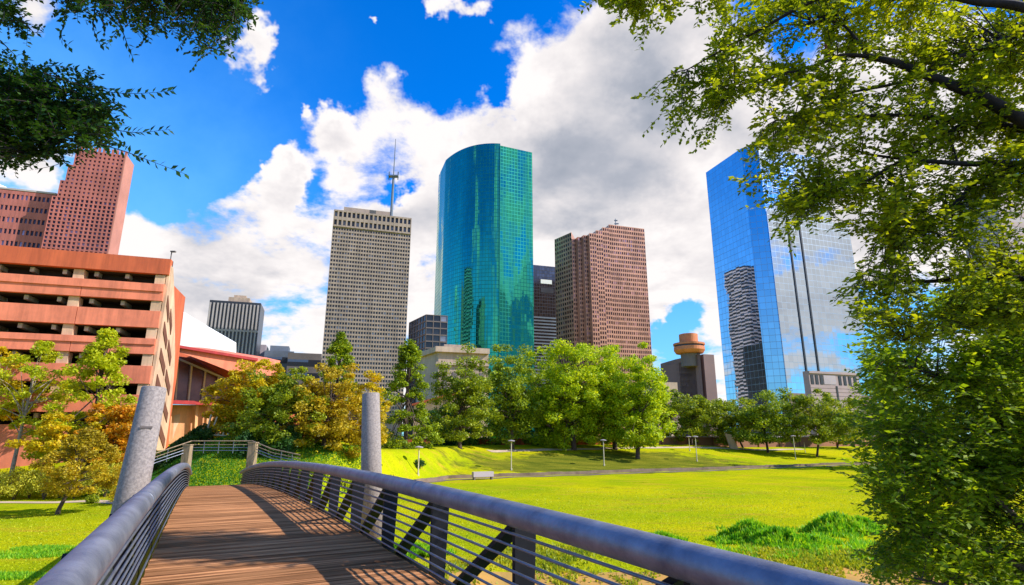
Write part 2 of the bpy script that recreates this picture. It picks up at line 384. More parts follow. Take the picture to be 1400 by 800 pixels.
# lawn material
def lawn(name, c1, c2, c3):
    m = bpy.data.materials.new(name); m.use_nodes = True; t = NT(m.node_tree); t.n.clear()
    b = t.new('ShaderNodeBsdfPrincipled'); o = t.new('ShaderNodeOutputMaterial'); t.l.new(b.outputs[0], o.inputs[0])
    tc = t.new('ShaderNodeTexCoord'); v = tc.outputs['Object']
    a = t.noise(v, .09, 5, .6); mp = t.new('ShaderNodeMapping'); mp.inputs['Scale'].default_value = (.25, 1, 1); t.put(mp.inputs[0], v)
    d = t.noise(mp.outputs[0], .7, 6, .65); e = t.noise(v, 9, 4, .7)
    c = t.ramp(a, [(.36, c1), (.62, c2)])
    c = t.mix(t.smooth(d, .50, .74), c, c3)
    c = t.mix(t.smooth(t.noise(v, .35, 6, .7), .60, .74), c, tuple(q*.55 for q in c1))
    # tree shade painted into the turf with leaf litter and wear: a ragged oval
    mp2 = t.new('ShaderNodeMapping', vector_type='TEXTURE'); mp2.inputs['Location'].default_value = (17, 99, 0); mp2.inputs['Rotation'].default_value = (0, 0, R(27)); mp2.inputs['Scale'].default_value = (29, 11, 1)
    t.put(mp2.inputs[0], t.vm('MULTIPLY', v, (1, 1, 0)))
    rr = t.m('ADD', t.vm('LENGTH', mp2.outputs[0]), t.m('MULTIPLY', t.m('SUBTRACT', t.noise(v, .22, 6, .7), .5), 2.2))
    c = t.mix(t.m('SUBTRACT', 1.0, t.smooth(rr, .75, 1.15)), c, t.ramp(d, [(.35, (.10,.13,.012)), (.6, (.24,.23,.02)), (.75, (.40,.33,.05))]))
    c = t.mix(1.0, c, t.ramp(e, [(.25, .45), (.7, 1.15)]), 'MULTIPLY')
    t.put(b.inputs['Base Color'], c); b.inputs['Roughness'].default_value = .9; b.inputs['Specular IOR Level'].default_value = .0
    bn = t.new('ShaderNodeBump'); bn.inputs['Strength'].default_value = .7; bn.inputs['Distance'].default_value = .08
    t.put(bn.inputs['Height'], t.noise(v, 14, 5, .7)); t.put(b.inputs['Normal'], bn.outputs[0])
    MATS[name] = m
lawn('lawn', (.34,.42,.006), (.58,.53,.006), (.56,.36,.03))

# ---------------------------------------------------------------- terrain
TOE = np.array([(-400,50.6),(-34,50.6),(-28,44),(-17,45),(-11,66),(-8,74.5),(68,114),(400,260)])
def lerp(x, a, b): return a+(b-a)*x
def sst(x): x = np.clip(x, 0, 1); return x*x*(3-2*x)
def terrain(x, y):
    x = np.asarray(x, float); y = np.asarray(y, float)
    toe = np.interp(x, TOE[:,0], TOE[:,1]); D = y-toe
    k = sst((x+16)/14)
    width = lerp(k, 13., 30.); rise = lerp(k, 3.6, 3.5)-.9*sst((x-35)/25)
    z = -3.5+rise*sst(np.clip(D, 0, None)/width*.85+.0)*1.0
    z = z+1.9*np.exp(-((x+26)/9)**2-((y-60)/9)**2)
    # bayou side: lawn edge then a rough bank down to the channel
    edge = np.interp(x, [-60,-22,-8,0,14,30,60], [9,10,20,29,28,24,16])
    d2 = edge-y
    z = z-.8*sst(d2/6)-2.6*sst((d2-9)/9)
    z = z+.05*np.sin(x*.21+1)*np.cos(y*.17)+.03*np.sin(x*.7+y*.5)
    return z
def tz(x, y): return float(terrain(x, y))
def ground_hit(px, py):
    d = ray(px, py); k = 5.
    while k < 400:
        P = d*k
        if EYE+P[2] <= tz(P[0], P[1]): break
        k += .1
    return Vector((P[0], P[1], tz(P[0], P[1])))
def gridmesh(name, xs, ys, m, dz=0):
    X, Y = np.meshgrid(xs, ys); Z = terrain(X, Y)+dz
    V = np.stack([X, Y, Z], -1).reshape(-1, 3); nx, ny = len(xs), len(ys)
    i = np.arange((nx-1)*(ny-1)); r, c = i//(nx-1), i % (nx-1); a = r*nx+c
    fs = np.stack([a, a+1, a+1+nx, a+nx], -1).tolist()
    me = bpy.data.meshes.new(name); me.from_pydata(V.tolist(), [], fs); me.materials.append(MATS[m])
    me.polygons.foreach_set('use_smooth', [True]*len(me.polygons))
    o = bpy.data.objects.new(name, me); C.objects.link(o); return tag(o, kind='structure')
xs = np.concatenate([np.linspace(-6000,-200,12)[:-1], np.linspace(-200,-70,14)[:-1], np.linspace(-70,100,171), np.linspace(100,260,17)[1:], np.linspace(260,6000,12)[1:]])
ys = np.concatenate([np.linspace(-3000,-60,8)[:-1], np.linspace(-60,0,13)[:-1], np.linspace(0,150,151), np.linspace(150,260,12)[1:], np.linspace(260,9000,12)[1:]])
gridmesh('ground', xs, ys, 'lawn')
wb = MB(); wb.box(-70, 120, -60, 16, -7.2, -6.45); tag(wb.build('water', 'water'), kind='structure')
def strip(name, pts, width, m, dz):
    """a ribbon following the terrain"""
    b = MB(); P = []
    for k in range(len(pts)-1):
        a, c = np.array(pts[k], float), np.array(pts[k+1], float); n = max(2, int(np.linalg.norm(c-a)/1.0))
        for j in range(n): P.append(a+(c-a)*j/n)
    P.append(np.array(pts[-1], float)); rows = []
    for k, p in enumerate(P):
        d = P[min(k+1, len(P)-1)]-P[max(k-1, 0)]; d /= np.linalg.norm(d); nn = np.array((-d[1], d[0]))
        rows.append([(*(p+nn*width*q), tz(*(p+nn*width*q))+dz) for q in (-.5,-.25,0,.25,.5)])
    for k in range(len(rows)-1):
        for j in range(4): b.quad(rows[k][j], rows[k][j+1], rows[k+1][j+1], rows[k+1][j])
    return tag(b.build(name, m), kind='structure')
strip('lawn_path', [(-70,48.3),(-34,48.3),(-29,46)], 1.1, 'path', .03)
strip('far_path', [(-12,64.5),(-8.5,73.2),(68,112.8),(130,141)], 1.3, 'kerb', .03)
strip('bank_path', [(-30,0),(-8,20),(0,23.6),(14,23.8),(30,19),(60,10)], 4.6, 'orange_dirt', .05)
strip('upper_path', [(-4,101),(20,116),(70,142)], 2.0, 'path', .04)

# ---------------------------------------------------------------- footbridge
BA = -.485; bu = np.array((math.sin(BA), math.cos(BA))); bl = np.array((math.cos(BA), -math.sin(BA)))
def bz(t): return .0185*t-.00118*t*t
def bp(t, l, h): return Vector((bu[0]*t+bl[0]*l, bu[1]*t+bl[1]*l, bz(t)+h))
L0, L1 = -.443, 2.60
T0, T1 = -9.0, 49.0
bridge = thing('footbridge', bp(T0, 1, 0), 'arched footbridge with brown plank deck and thick blue-gray pipe handrails', 'footbridge')
b = MB(); tt = T0
while tt < T1:
    wd = .142; g = random.uniform(-.003, .003)
    a, c = tt+.004, tt+wd-.004
    l0, l1 = L0-random.uniform(0,.02), L1+random.uniform(0,.02)
    P = [bp(a,l0,-.05+g),bp(a,l1,-.05+g),bp(c,l1,-.05+g),bp(c,l0,-.05+g),bp(a,l0,g),bp(a,l1,g),bp(c,l1,g),bp(c,l0,g)]
    b.hexa(P); tt += wd
dk = b.build('deck', 'deck_wood', bridge)
# deck wood grain runs along the planks: rotate the object frame of the texture instead of the mesh
for l in (L0-.16, L1+.16):
    b = MB()
    pts = [(bp(t_, l-.04, -.42), bp(t_, l+.04, -.42), bp(t_, l+.04, -.06), bp(t_, l-.04, -.06)) for t_ in np.arange(T0, T1+.1, 1.0)]
    for k in range(len(pts)-1):
        A_, B_ = pts[k], pts[k+1]
        b.hexa([A_[0], A_[1], B_[1], B_[0], A_[3], A_[2], B_[2], B_[3]])
    b.build('side_beam', 'dark_steel', bridge)
b = MB(); b_pts = np.arange(T0, T1+.1, .5)
for l in (L0+.03, L1-.03):
    pass
RL, RR, RH = -.52, 2.67, .936
for l in (RL, RR):
    b = MB(); b.tube([bp(t_, l, RH-.01) for t_ in np.arange(T0, T1-1.5, .5)], .112, 24)
    b.build('handrail', 'pipe_metal', bridge, smooth=True)
    for tj in np.arange(1.0, 46, 6.75):    # welded joints of the pipe
        b = MB(); b.tube([bp(tj-.012, l, RH-.01), bp(tj, l, RH-.01), bp(tj+.012, l, RH-.01)], [.113,.1165,.113], 24); b.build('weld', 'rod_metal', bridge, smooth=True)
    for k in range(7):
        b = MB(); b.tube([bp(t_, l+(.012 if l > 0 else -.012), .10+k*.108) for t_ in np.arange(T0, T1-1.5, .5)], .0145, 8)
        b.build('rail', 'rod_metal', bridge, smooth=True)
sgn = {RL: -1, RR: 1}
tposts = [.6+2.25*k for k in range(-4, 21)]
for l in (RL, RR):
    s_ = sgn[l]
    for t_ in tposts:
        b = MB()
        # tapered plate post standing outside the rails, wider at the top
        i0, i1 = l+s_*.035, l+s_*(.27 if s_ > 0 else .14); ho = 0 if s_ > 0 else .30
        pb = [bp(t_-.03,i0,-.5),bp(t_-.03,i1-.06*s_,-.5),bp(t_+.03,i1-.06*s_,-.5),bp(t_+.03,i0,-.5)]
        pt = [bp(t_-.03,i0,RH-.06),bp(t_-.03,i1,RH-.06-ho),bp(t_+.03,i1,RH-.06-ho),bp(t_+.03,i0,RH-.06)]
        b.hexa(pb+pt); b.build('post', 'dark_steel', bridge)
        b = MB()
        a0, a1 = bp(t_+.05, l+s_*.15, RH-.1), bp(t_+2.2, l+s_*.15, -.40)
        lat = Vector((bl[0], bl[1], 0))
        b.beam(a0, a1, .19, .05, up=(a1-a0).cross(lat)); b.build('brace', 'dark_steel', bridge)
for l in (RL-.13, RR+.13):
    b = MB(); b.tube([bp(t_, l, -.46) for t_ in np.arange(T0, T1-1.5, 1)], .07, 10); b.build('bottom_chord', 'dark_steel', bridge, smooth=True)
b = MB(); b.tube([bp(t_, L1+.03, .045) for t_ in np.arange(T0, T1-1.5, .5)], .012, 6); b.tube([bp(t_, L0-.03, .045) for t_ in np.arange(T0, T1-1.5, .5)], .012, 6)
b.build('toe_rail', 'rod_metal', bridge)

# concrete pylons beside the bridge
def pylon(base, top, r0, r1, label, plate=False):
    base, top = Vector(base), Vector(top)
    p = thing('pylon', base, label, 'pylon', 'granite pylons beside the footbridge')
    b = MB(); n = 14
    b.tube([base, base.lerp(top, .5), top-(top-base).normalized()*.03, top], [r0, (r0+r1)/2, r1, r1*.93], 28)
    o = b.build('shaft', 'granite', p, smooth=False)
    me = o.data; me.polygons.foreach_set('use_smooth', [len(f.vertices) == 4 for f in me.polygons])
    if plate:
        q = base.lerp(top, .80); v = (Vector((0,0,q.z))-q); v = (Vector((0,0,0))-Vector((q.x,q.y,0))).normalized()
        rr = r0+(r1-r0)*.8
        b = MB(); s = q+v*(rr*.99); sx = Vector((-v.y, v.x, 0))
        b.beam(s-sx*.14, s+sx*.14, .03, .06); b.build('plate', 'dark_frame', p)
    return p
top = at(211,530,15.5); bs = at(172,716,15.2); bs = top+(bs-top)*1.55
pylon(bs, top, .42, .30, 'leaning speckled concrete pylon left of the bridge with a small plate', True)
top = at(507,538,24.5); bs = at(508,700,24.3); bs = top+(bs-top)*1.2
pylon(bs, top, .46, .36, 'pale upright speckled concrete pylon right of the bridge railing')

# ---------------------------------------------------------------- buildings
G1 = R(72); E1 = np.array((math.sin(G1), math.cos(G1))); E2 = np.array((-math.cos(G1), math.sin(G1)))   # E1 to the right along the fronts, E2 away from the camera
def reach(P, d, px):                # walk from P along d until the point shows at photo column px (same height)
    u = (px-700)/F; h = P[2]-EYE
    k = (u*(cp*P[1]+sp*h)-P[0])/(d[0]-u*cp*d[1])
    return Vector((P[0]+d[0]*k, P[1]+d[1]*k, P[2]))
def fdir(az): return np.array((math.sin(R(az)), math.cos(R(az))))
BZ = -3.0
def gridface(wall, P, Q, z0, z1, nx, nz, wf, hf, dep, panes, edge=0):
    """relief of piers and bands in front of the face P-Q; panes collects window rectangles"""
    P = np.array(P[:2]); Q = np.array(Q[:2]); L = np.linalg.norm(Q-P); d = (Q-P)/L; n = np.array((d[1], -d[0]))
    if n @ (P+Q) > 0: n = -n          # towards the camera side
    cw, ch = L/nx, (z1-z0)/nz; bw, bh = cw*(1-wf), ch*(1-hf)
    for i in range(nx+1):
        a, c = max(0, i*cw-bw/2), min(L, i*cw+bw/2)
        wall.obox(P, d, n, a, c, -.1, dep, z0, z1)
    for j in range(nz+1):
        a, c = max(z0, z0+j*ch-bh/2), min(z1, z0+j*ch+bh/2)
        wall.obox(P, d, n, .02, L-.02, -.1, dep-.06, a, c)
    for j in range(nz):
        for i in range(nx):
            cc = P+d*((i+.5)*cw)+n*.06
            panes.append((cc, z0+(j+.5)*ch, d, n, cw*wf, ch*hf))
def put_windows(parent, panes, m, cap=100):
    """the windows nearest the camera and clear of the trees as parts, the rest as one part"""
    def score(q):
        c, z = q[0], q[1]; y = c[1]*cp+(z-EYE)*sp; py = 400-F*(-c[1]*sp+(z-EYE)*cp)/y; px = 700+F*c[0]/y
        vis = 0 < px < 1400 and 0 < py < 500
        return (0 if vis else 1, math.hypot(c[0], c[1], z))
    panes.sort(key=score); cache = {}
    for (c, z, d, n, w_, h_) in panes[:cap]:
        key = (round(w_, 2), round(h_, 2))
        if key not in cache:
            cache[key] = MB().box(-w_/2, w_/2, -.03, .03, -h_/2, h_/2).mesh('window', m)
        o = bpy.data.objects.new('window', cache[key]); C.objects.link(o); o.parent = parent; o.matrix_parent_inverse = Vector_inv(parent)
        o.location = (c[0], c[1], z); o.rotation_euler = (0, 0, math.atan2(d[1], d[0]))
    if panes[cap:]:
        b = MB()
        for (c, z, d, n, w_, h_) in panes[cap:]:
            a = c-d*w_/2; e = c+d*w_/2
            b.quad((a[0],a[1],z-h_/2),(e[0],e[1],z-h_/2),(e[0],e[1],z+h_/2),(a[0],a[1],z+h_/2))
        o = b.build('window', m, parent, recalc=False); tag(o, kind='stuff')

def rect_foot(L, Cn, Rt, depth=None):
    """footprint from left, near corner and right points: closes the block behind"""
    L, Cn, Rt = [np.array(p[:2]) for p in (L, Cn, Rt)]
    return [tuple(L), tuple(Cn), tuple(Rt), tuple(Rt+(L-Cn))]

# --- gray tower with mast
Cn = at(457,287,360); H = Cn.z; Lf = reach(Cn, E2, 446); Rt = reach(Cn, E1, 562.5)
gt = thing('office_tower', (Cn.x, Cn.y, BZ), 'tall gray-brown gridded office tower with a roof mast', 'tower')
Lf = Vector((*(np.array(Cn[:2])+E2*62), H))
wall = MB(); wall.prism(rect_foot(Lf, Cn, Rt), BZ, H-.5); pn = []
gridface(wall, Cn, Rt, 10, H-12, 30, 46, .72, .58, .55, pn); gridface(wall, Lf, Cn, 10, H-12, 26, 46, .72, .58, .55, pn)
gridface(wall, Cn, Rt, H-12, H, 18, 2, .62, .62, 1.3, pn); gridface(wall, Lf, Cn, H-12, H, 16, 2, .62, .62, 1.3, pn)
wall.build('wall', 'gray_stone', gt); put_windows(gt, pn, 'pane_dark')
P0 = np.array(Cn[:2]); LL = np.linalg.norm(np.array(Rt[:2])-P0)
b = MB(); b.obox(P0, E1, E2, LL*.12, LL*.75, 6, 30, H-.5, H+5.5); b.build('roof_house', 'gray_stone', gt)
mp_ = at(535,296,372); mast = MB(); mt = at(536,190,372)
mast.tube([(mp_.x,mp_.y,H-1),(mp_.x,mp_.y,H+(mt.z-H)*.5)], [1.1,.8], 8); mast.tube([(mp_.x,mp_.y,H+(mt.z-H)*.5),(mp_.x,mp_.y,mt.z)], [.45,.2], 6)
mast.box(mp_.x-3.4, mp_.x+3.4, mp_.y-1.6, mp_.y+1.6, H+(mt.z-H)*.5, H+(mt.z-H)*.5+1.0)
for dx in (-3.2, 3.2): mast.box(mp_.x+dx-.3, mp_.x+dx+.3, mp_.y-.3, mp_.y+.3, H+(mt.z-H)*.5-2, H+(mt.z-H)*.5+4)
mast.build('mast', 'blue_gray', gt)

# --- teal glass tower: two quarter rounds and flat sides
A = at(612,215,560); H = A.z
Bt = onz(640,196.5,H); Ct = onz(684,196,H)
Dd = at(684,199,545); Rn = reach(Dd, fdir(68), 727.5)
tg = thing('glass_tower', (Ct.x, Ct.y, BZ), 'tallest teal mirror glass tower with a rounded left side', 'tower')
# curved part
p0, p1, p2 = [np.array(onz(x, y, H)[:2]) for x, y in ((609.5,219),(637,193),(684,196.3))]
foot = []
for k in range(25):
    s_ = k/24; foot.append(tuple((1-s_)**2*p0+2*s_*(1-s_)*p1+s_*s_*p2))
pb_ = np.array(foot[-1])
foot2 = foot+[tuple(pb_+E2*55), tuple(np.array(foot[0])+E2*40)]
b = MB(); b.prism(foot2, BZ, H); o = b.build('curved_curtain_wall', 'teal_glass', tg)
H2 = at(684,199,Ct.y-2).z
q0 = np.array(at(684,199,Ct.y-2)[:2]); rn = np.array(reach(Vector((*q0, H2)), fdir(66), 727.5)[:2])
ft = [tuple(q0), tuple(rn)]
dd = (rn-q0)/np.linalg.norm(rn-q0)
back_ = rn+E2*14+E1*4; ft += [tuple(back_), tuple(rn+E2*48-E1*6), tuple(q0+E2*50)]
b = MB(); b.prism(ft, BZ, H2); b.build('flat_curtain_wall', 'teal_glass', tg)

# --- pink-brown faceted tower
Cm = at(832,307,530); H = Cm.z; Rt = reach(Cm, E1, 880.5)
bt = thing('stone_tower', (Cm.x, Cm.y, BZ), 'pink-brown gridded tower with a stepped folded corner left of the blue glass tower', 'tower')
c806 = reach(Cm, -E1, 805)
wall = MB(); pn = []
Fm = np.array(c806[:2]); Rm = np.array(Rt[:2]); Hm = Cm.z
nfl = 42
wall.prism([tuple(np.array(Cm[:2])), tuple(Rm), tuple(Rm+E2*45), tuple(np.array(Cm[:2])+E2*45)], BZ, H-.6)
gridface(wall, Cm, Rt, 20, H, 19, nfl, .66, .62, .4, pn)
prev = np.array(Cm[:2]); Lm = np.linalg.norm(np.array(Cm[:2])-Fm)/3
for k in range(3):
    hh = H-[3.5,7,10.5][k]*1.1
    a = prev-E1*Lm
    wall.prism([tuple(a), tuple(prev-E1*.05), tuple(prev-E1*.05+E2*44), tuple(a+E2*44)], BZ, hh-.6)
    gridface(wall, a, prev-E1*.05, 20, hh, 3, nfl-1, .66, .62, .4, pn); prev = a
# folds
pL = Vector((*prev, hh)); cur = prev.copy()
for k in range(3):
    step = 4.2; nx_ = cur+E2*4.5
    wall.prism([tuple(nx_-E1*step), tuple(nx_-E1*.05), tuple(nx_+E2*30), tuple(nx_-E1*step+E2*30)], BZ, hh-1-k*.8)
    gridface(wall, nx_-E1*step, nx_-E1*.05, 20, hh-1-k*.8, 2, nfl-2, .64, .6, .4, pn)
    cur = nx_-E1*step
hl = at(760,326,cur[1]+18).z
lw = reach(Vector((*cur, hl)), fdir(-35), 758.5)
wall.prism([tuple(lw[:2]), tuple(cur), tuple(cur+E1*14+E2*20), tuple(np.array(lw[:2])+E1*20)], BZ, hl-.6)
gridface(wall, lw, cur-E1*.0, 20, hl, 8, nfl-3, .66, .6, .4, pn)
wall.build('wall', 'brown_stone', bt); put_windows(bt, pn, 'pane_violet')
b = MB(); ap = at(842,313,545); b.tube([(ap.x,ap.y,H-2),(ap.x,ap.y,H+12)], .5, 6); b.box(ap.x-1.2,ap.x+3,ap.y-.5,ap.y+.5,H+6,H+7.2); b.box(ap.x-1.2,ap.x+2,ap.y-.5,ap.y+.5,H+9.6,H+10.6)
b.build('antenna', 'blue_gray', bt)

# --- dark tower behind between teal and pink-brown
a = at(728,362,640); r = reach(a, E1, 764)
o_ = thing('dark_tower', (a.x, a.y, BZ), 'dark slate tower behind, between the teal tower and the pink-brown tower', 'tower')
b = MB(); b.prism(rect_foot(Vector((*(np.array(a[:2])+E2*30), 0)), a, r), BZ, a.z); wl = b.build('wall', 'gray_glass', o_)
b = MB(); nrow = 26
for k in range(nrow):
    z_ = 40+(a.z-60-40)*k/nrow
    b.obox(np.array(a[:2]), E1, -E2, -.2, 60, .0, .8, z_, z_+1.6)
b.build('floor_bands', 'blue_gray', o_)
b = MB(); b.obox(np.array(a[:2]), E1, -E2, 10, 24, .05, .5, a.z-22, a.z-17); b.build('vent_panel', 'white_wall', o_)
b = MB(); b.obox(np.array(a[:2]), E1, -E2, 10, 26, .05, .4, a.z-33, a.z-27); b.build('louvre', 'dark_body', o_)

# --- gridded tower standing behind the gray tower; the blue glass tower mirrors it
P = np.array((-131., 478.)); HT = 186.
ht = thing('office_tower', (P[0], P[1], BZ), 'dark gray banded tower, hidden behind the gray tower and mirrored in the blue glass tower', 'tower')
b = MB(); b.prism([tuple(P), tuple(P+E1*34), tuple(P+E1*34+E2*34), tuple(P+E2*34)], BZ, HT); b.build('wall', 'dark_body', ht)
b = MB()
for k in range(44): b.obox(P, E1, E2, -.5, 34.5, -.5, 34.5, 8+k*4.05, 8+k*4.05+1.7)
b.build('floor_bands', 'tan_stone', ht)

# --- dark box left of the teal tower
a = at(583,430,420); r = reach(a, E1, 612); l = reach(a, E2, 560)
l = Vector((*(np.array(a[:2])+E2*45), a.z)); l = reach(a, fdir(-30), 560)
o_ = thing('dark_office_block', (a.x, a.y, BZ), 'low dark office block with tan mullions beside the foot of the teal tower', 'office block')
wall = MB(); pn = []; wall.prism([tuple(l[:2]), tuple(a[:2]), tuple(r[:2]), tuple(np.array(r[:2])+E2*60)], BZ, a.z-.3)
wall.build('wall', 'dark_body', o_); wall = MB()
gridface(wall, a, r, 20, a.z, 3, 14, .9, .82, .5, pn); gridface(wall, l, a, 20, a.z, 6, 14, .92, .82, .5, pn)
wall.build('mullion_grid', 'dark_frame', o_); put_windows(o_, pn, 'pane_dark', 60)

# --- striped tower left
a = at(287,410,430); r = reach(a, E1, 357)
o_ = thing('striped_tower', (a.x, a.y, BZ), 'dark tower with pale vertical fins and a small rooftop box', 'tower')
P = np.array(a[:2]); L = np.linalg.norm(np.array(r[:2])-P); Ha = a.z
b = MB(); b.prism(rect_foot(Vector((*(P+E2*30), 0)), a, r), BZ, Ha); b.build('wall', 'dark_body', o_)
b = MB()
for k in range(14):
    x_ = L*(k+.1)/14; b.obox(P, E1, -E2, x_, x_+L*.030, 0, .9, BZ, Ha-2)
b.obox(P, E1, -E2, 0, L, 0, .6, Ha-24, Ha-22.6)
b.build('fins', 'fin_stone', o_)
b = MB(); b.obox(P, E1, E2, L*.33, L*.75, 5, 20, Ha, Ha+4.5); b.obox(P, E1, E2, L*.42, L*.66, 8, 18, Ha+4.5, Ha+7); b.build('roof_house', 'limestone', o_)

# --- far low blocks between striped tower and gray tower
def block(name, px0, px1, py, Y, m, label, cat, dep=25, zb=BZ, bands=None, d=None, top=None):
    a = at(px0, py, Y); d = E1 if d is None else d; r = reach(a, d, px1); P = np.array(a[:2]); nn = np.array((-d[1], d[0]))
    L = np.linalg.norm(np.array(r[:2])-P)
    o_ = thing(name, (a.x, a.y, zb), label, cat)
    b = MB(); b.prism([tuple(P), tuple(r[:2]), tuple(np.array(r[:2])+nn*dep), tuple(P+nn*dep)], zb, a.z); b.build('wall', m, o_)
    if bands:
        bm_, n, frac, z0 = bands; b = MB(); ch = (a.z-z0)/n
        for k in range(n): b.obox(P, d, -nn, .3, L-.3, 0, .15, z0+k*ch, z0+k*ch+ch*frac)
        b.build('window_bands', bm_, o_)
    if top:
        for (f0, f1, h) in top:
            b = MB(); b.obox(P, d, nn, L*f0, L*f1, dep*.2, dep*.8, a.z, a.z+h); b.build('roof_house', 'blue_gray', o_)
    return o_, P, L, a.z
block('low_office', 352, 364, 471, 480, 'tan_stone', 'small pale gray block just right of the striped tower', 'office block')
block('low_office', 362, 402, 479, 470, 'blue_gray', 'low office with teal and blue window bands and a rooftop unit', 'office block', bands=('gray_glass',5,.5,20), top=[(.15,.8,5)])
block('low_office', 394, 440, 482, 455, 'dark_frame', 'dark low block with pale arch beside the gray tower', 'office block', bands=('gray_glass',4,.5,25))

# --- stepped pink tower at left
Ct = at(172,213,450); H = Ct.z; Lb = reach(Ct, -E1, 105)
pt_ = thing('stone_tower', (Ct.x, Ct.y, BZ), 'pink stone tower with stepped gable top above the parking garage', 'tower')
wall = MB(); pn = []; Pc = np.array(Ct[:2]); cell = np.linalg.norm(Pc-np.array(Lb[:2]))/11
PD = float(np.linalg.norm(np.array(reach(Ct, E2, 182)[:2])-np.array(Ct[:2]))); top_cols = 11; zs = H; rowh = cell*1.02
# widening downwards in steps on the left
steps = [(0,2,11),(2,3,12),(3,4,13),(4,5,13),(5,6,14)]
z_hi = H; spans = []
cols = [11,11,12,12,13,13,14,14]
zt = H
for k, n_ in enumerate(cols):
    zb_ = zt-rowh*(2.2 if k < 7 else 60)
    zb_ = max(zb_, BZ); spans.append((n_, zb_, zt)); zt = zb_
for k, (n_, zb_, zt) in enumerate(spans):
    a = Pc-E1*cell*n_
    wall.prism([tuple(a), tuple(Pc), tuple(Pc+E2*PD), tuple(a+E2*PD)], zb_, zt-(.4 if k == 0 else 0))
    nz = max(1, round((zt-zb_)/rowh)); nz = 2 if k < 7 else int((zt-30)/rowh)
    zlo = zb_ if k < 7 else zt-nz*rowh
    gridface(wall, a, Pc, zlo, zt, n_, nz, .62 if k > 5 else .5, .66 if k > 5 else .5, .9, pn)
for i in range(12):                       # battlement teeth
    wall.obox(Pc-E1*cell*11, E1, E2, i*cell-.8 if i else 0, i*cell+.8, -.6, 1.2, H, H+4)
wall.build('wall', 'pink_stone', pt_); put_windows(pt_, pn, 'pane_violet')
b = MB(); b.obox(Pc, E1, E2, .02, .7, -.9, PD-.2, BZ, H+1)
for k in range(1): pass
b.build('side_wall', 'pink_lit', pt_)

# --- lower pink block
a = at(77,266,445); r = reach(a, -E1, -25)
lo = thing('stone_block', (a.x, a.y, BZ), 'lower pink stone block with window rows left of the stepped pink tower', 'office block')
wall = MB(); pn = []; P = np.array(a[:2]); Q = np.array(r[:2])
wall.prism([tuple(Q), tuple(P), tuple(P+E2*30), tuple(Q+E2*30)], BZ, a.z-.3)
nr = 9; rh = 10.2
gridface(wall, Q, P, a.z-nr*rh, a.z-1, 17, nr, .62, .42, .8, pn)
wall.build('wall', 'pink_stone', lo); put_windows(lo, pn, 'pane_violet')
b = MB(); b.obox(Q, E1, E2, 0, np.linalg.norm(P-Q), -.8, 30, a.z-.25, a.z+1.2); b.build('parapet', 'fin_stone', lo)

# --- white tower at the left edge
a = at(20,243,520)-Vector((27,0,0))
wt = thing('white_tower', (a.x-20, a.y, BZ), 'white banded tower cut by the left edge of the picture', 'tower')
b = MB(); ft = [tuple(np.array(a[:2])+np.array((-26+26*math.cos(q), 22+22*math.sin(q)))) for q in np.linspace(-math.pi, math.pi, 33)[:-1]]
b.prism(ft, BZ, a.z); b.build('wall', 'white_wall', wt, smooth=False)
for k in range(22):
    b = MB(); z_ = a.z-10-k*8.5
    b.prism([tuple(np.array(a[:2])+np.array((-26+26.25*math.cos(q), 22+22.25*math.sin(q)))) for q in np.linspace(-math.pi, math.pi, 33)[:-1]], z_, z_+3.2, caps=False)
    b.build('window_band', 'dark_frame', wt)

# --- blue mirror glass tower right
Cg = at(1013,203,335); H = Cg.z; Lg = reach(Cg, E2, 965)
bg_ = thing('glass_tower', (Cg.x, Cg.y, BZ), 'blue mirror glass tower with white cloud reflections behind the right trees', 'tower')
Pc = np.array(Cg[:2]); ch = np.array(reach(Cg, fdir(112), 1036)[:2]); e1b = fdir(70)
rr_ = ch+e1b*55
b = MB(); b.prism([tuple(Lg[:2]), tuple(Pc), tuple(ch), tuple(rr_), tuple(rr_+E2*40), tuple(np.array(Lg[:2])+E1*30)], BZ, H)
b.build('tall_curtain_wall', 'blue_glass', bg_)
wz = at(1158,308,1); 
Hw = H*.0+at(1100,297,np.array(ch)[1]+10).z
w0 = ch+e1b*.3-E2*.6; w1 = np.array(reach(Vector((*w0, Hw)), e1b, 1160)[:2])
chr_ = w1+fdir(25)*14
b = MB(); b.prism([tuple(w0), tuple(w1), tuple(chr_), tuple(chr_+E2*25), tuple(w0+E2*40)], BZ, Hw)
b.build('wing_curtain_wall', 'blue_glass', bg_)
d_ = (w1-w0)/np.linalg.norm(w1-w0); nn = np.array((d_[1], -d_[0]))
for px_ in (1075, 1091):
    q = reach(Vector((*w0, Hw)), d_, px_); x_ = np.linalg.norm(np.array(q[:2])-w0)
    b = MB(); b.obox(w0, d_, nn, x_-.5, x_+.5, .02, .5, BZ, Hw); b.build('recessed_line', 'dark_body', bg_)
b = MB(); b.obox(w0, d_, nn, 0, np.linalg.norm(w1-w0), .02, .9, BZ, 26); b.build('podium', 'taupe', bg_)

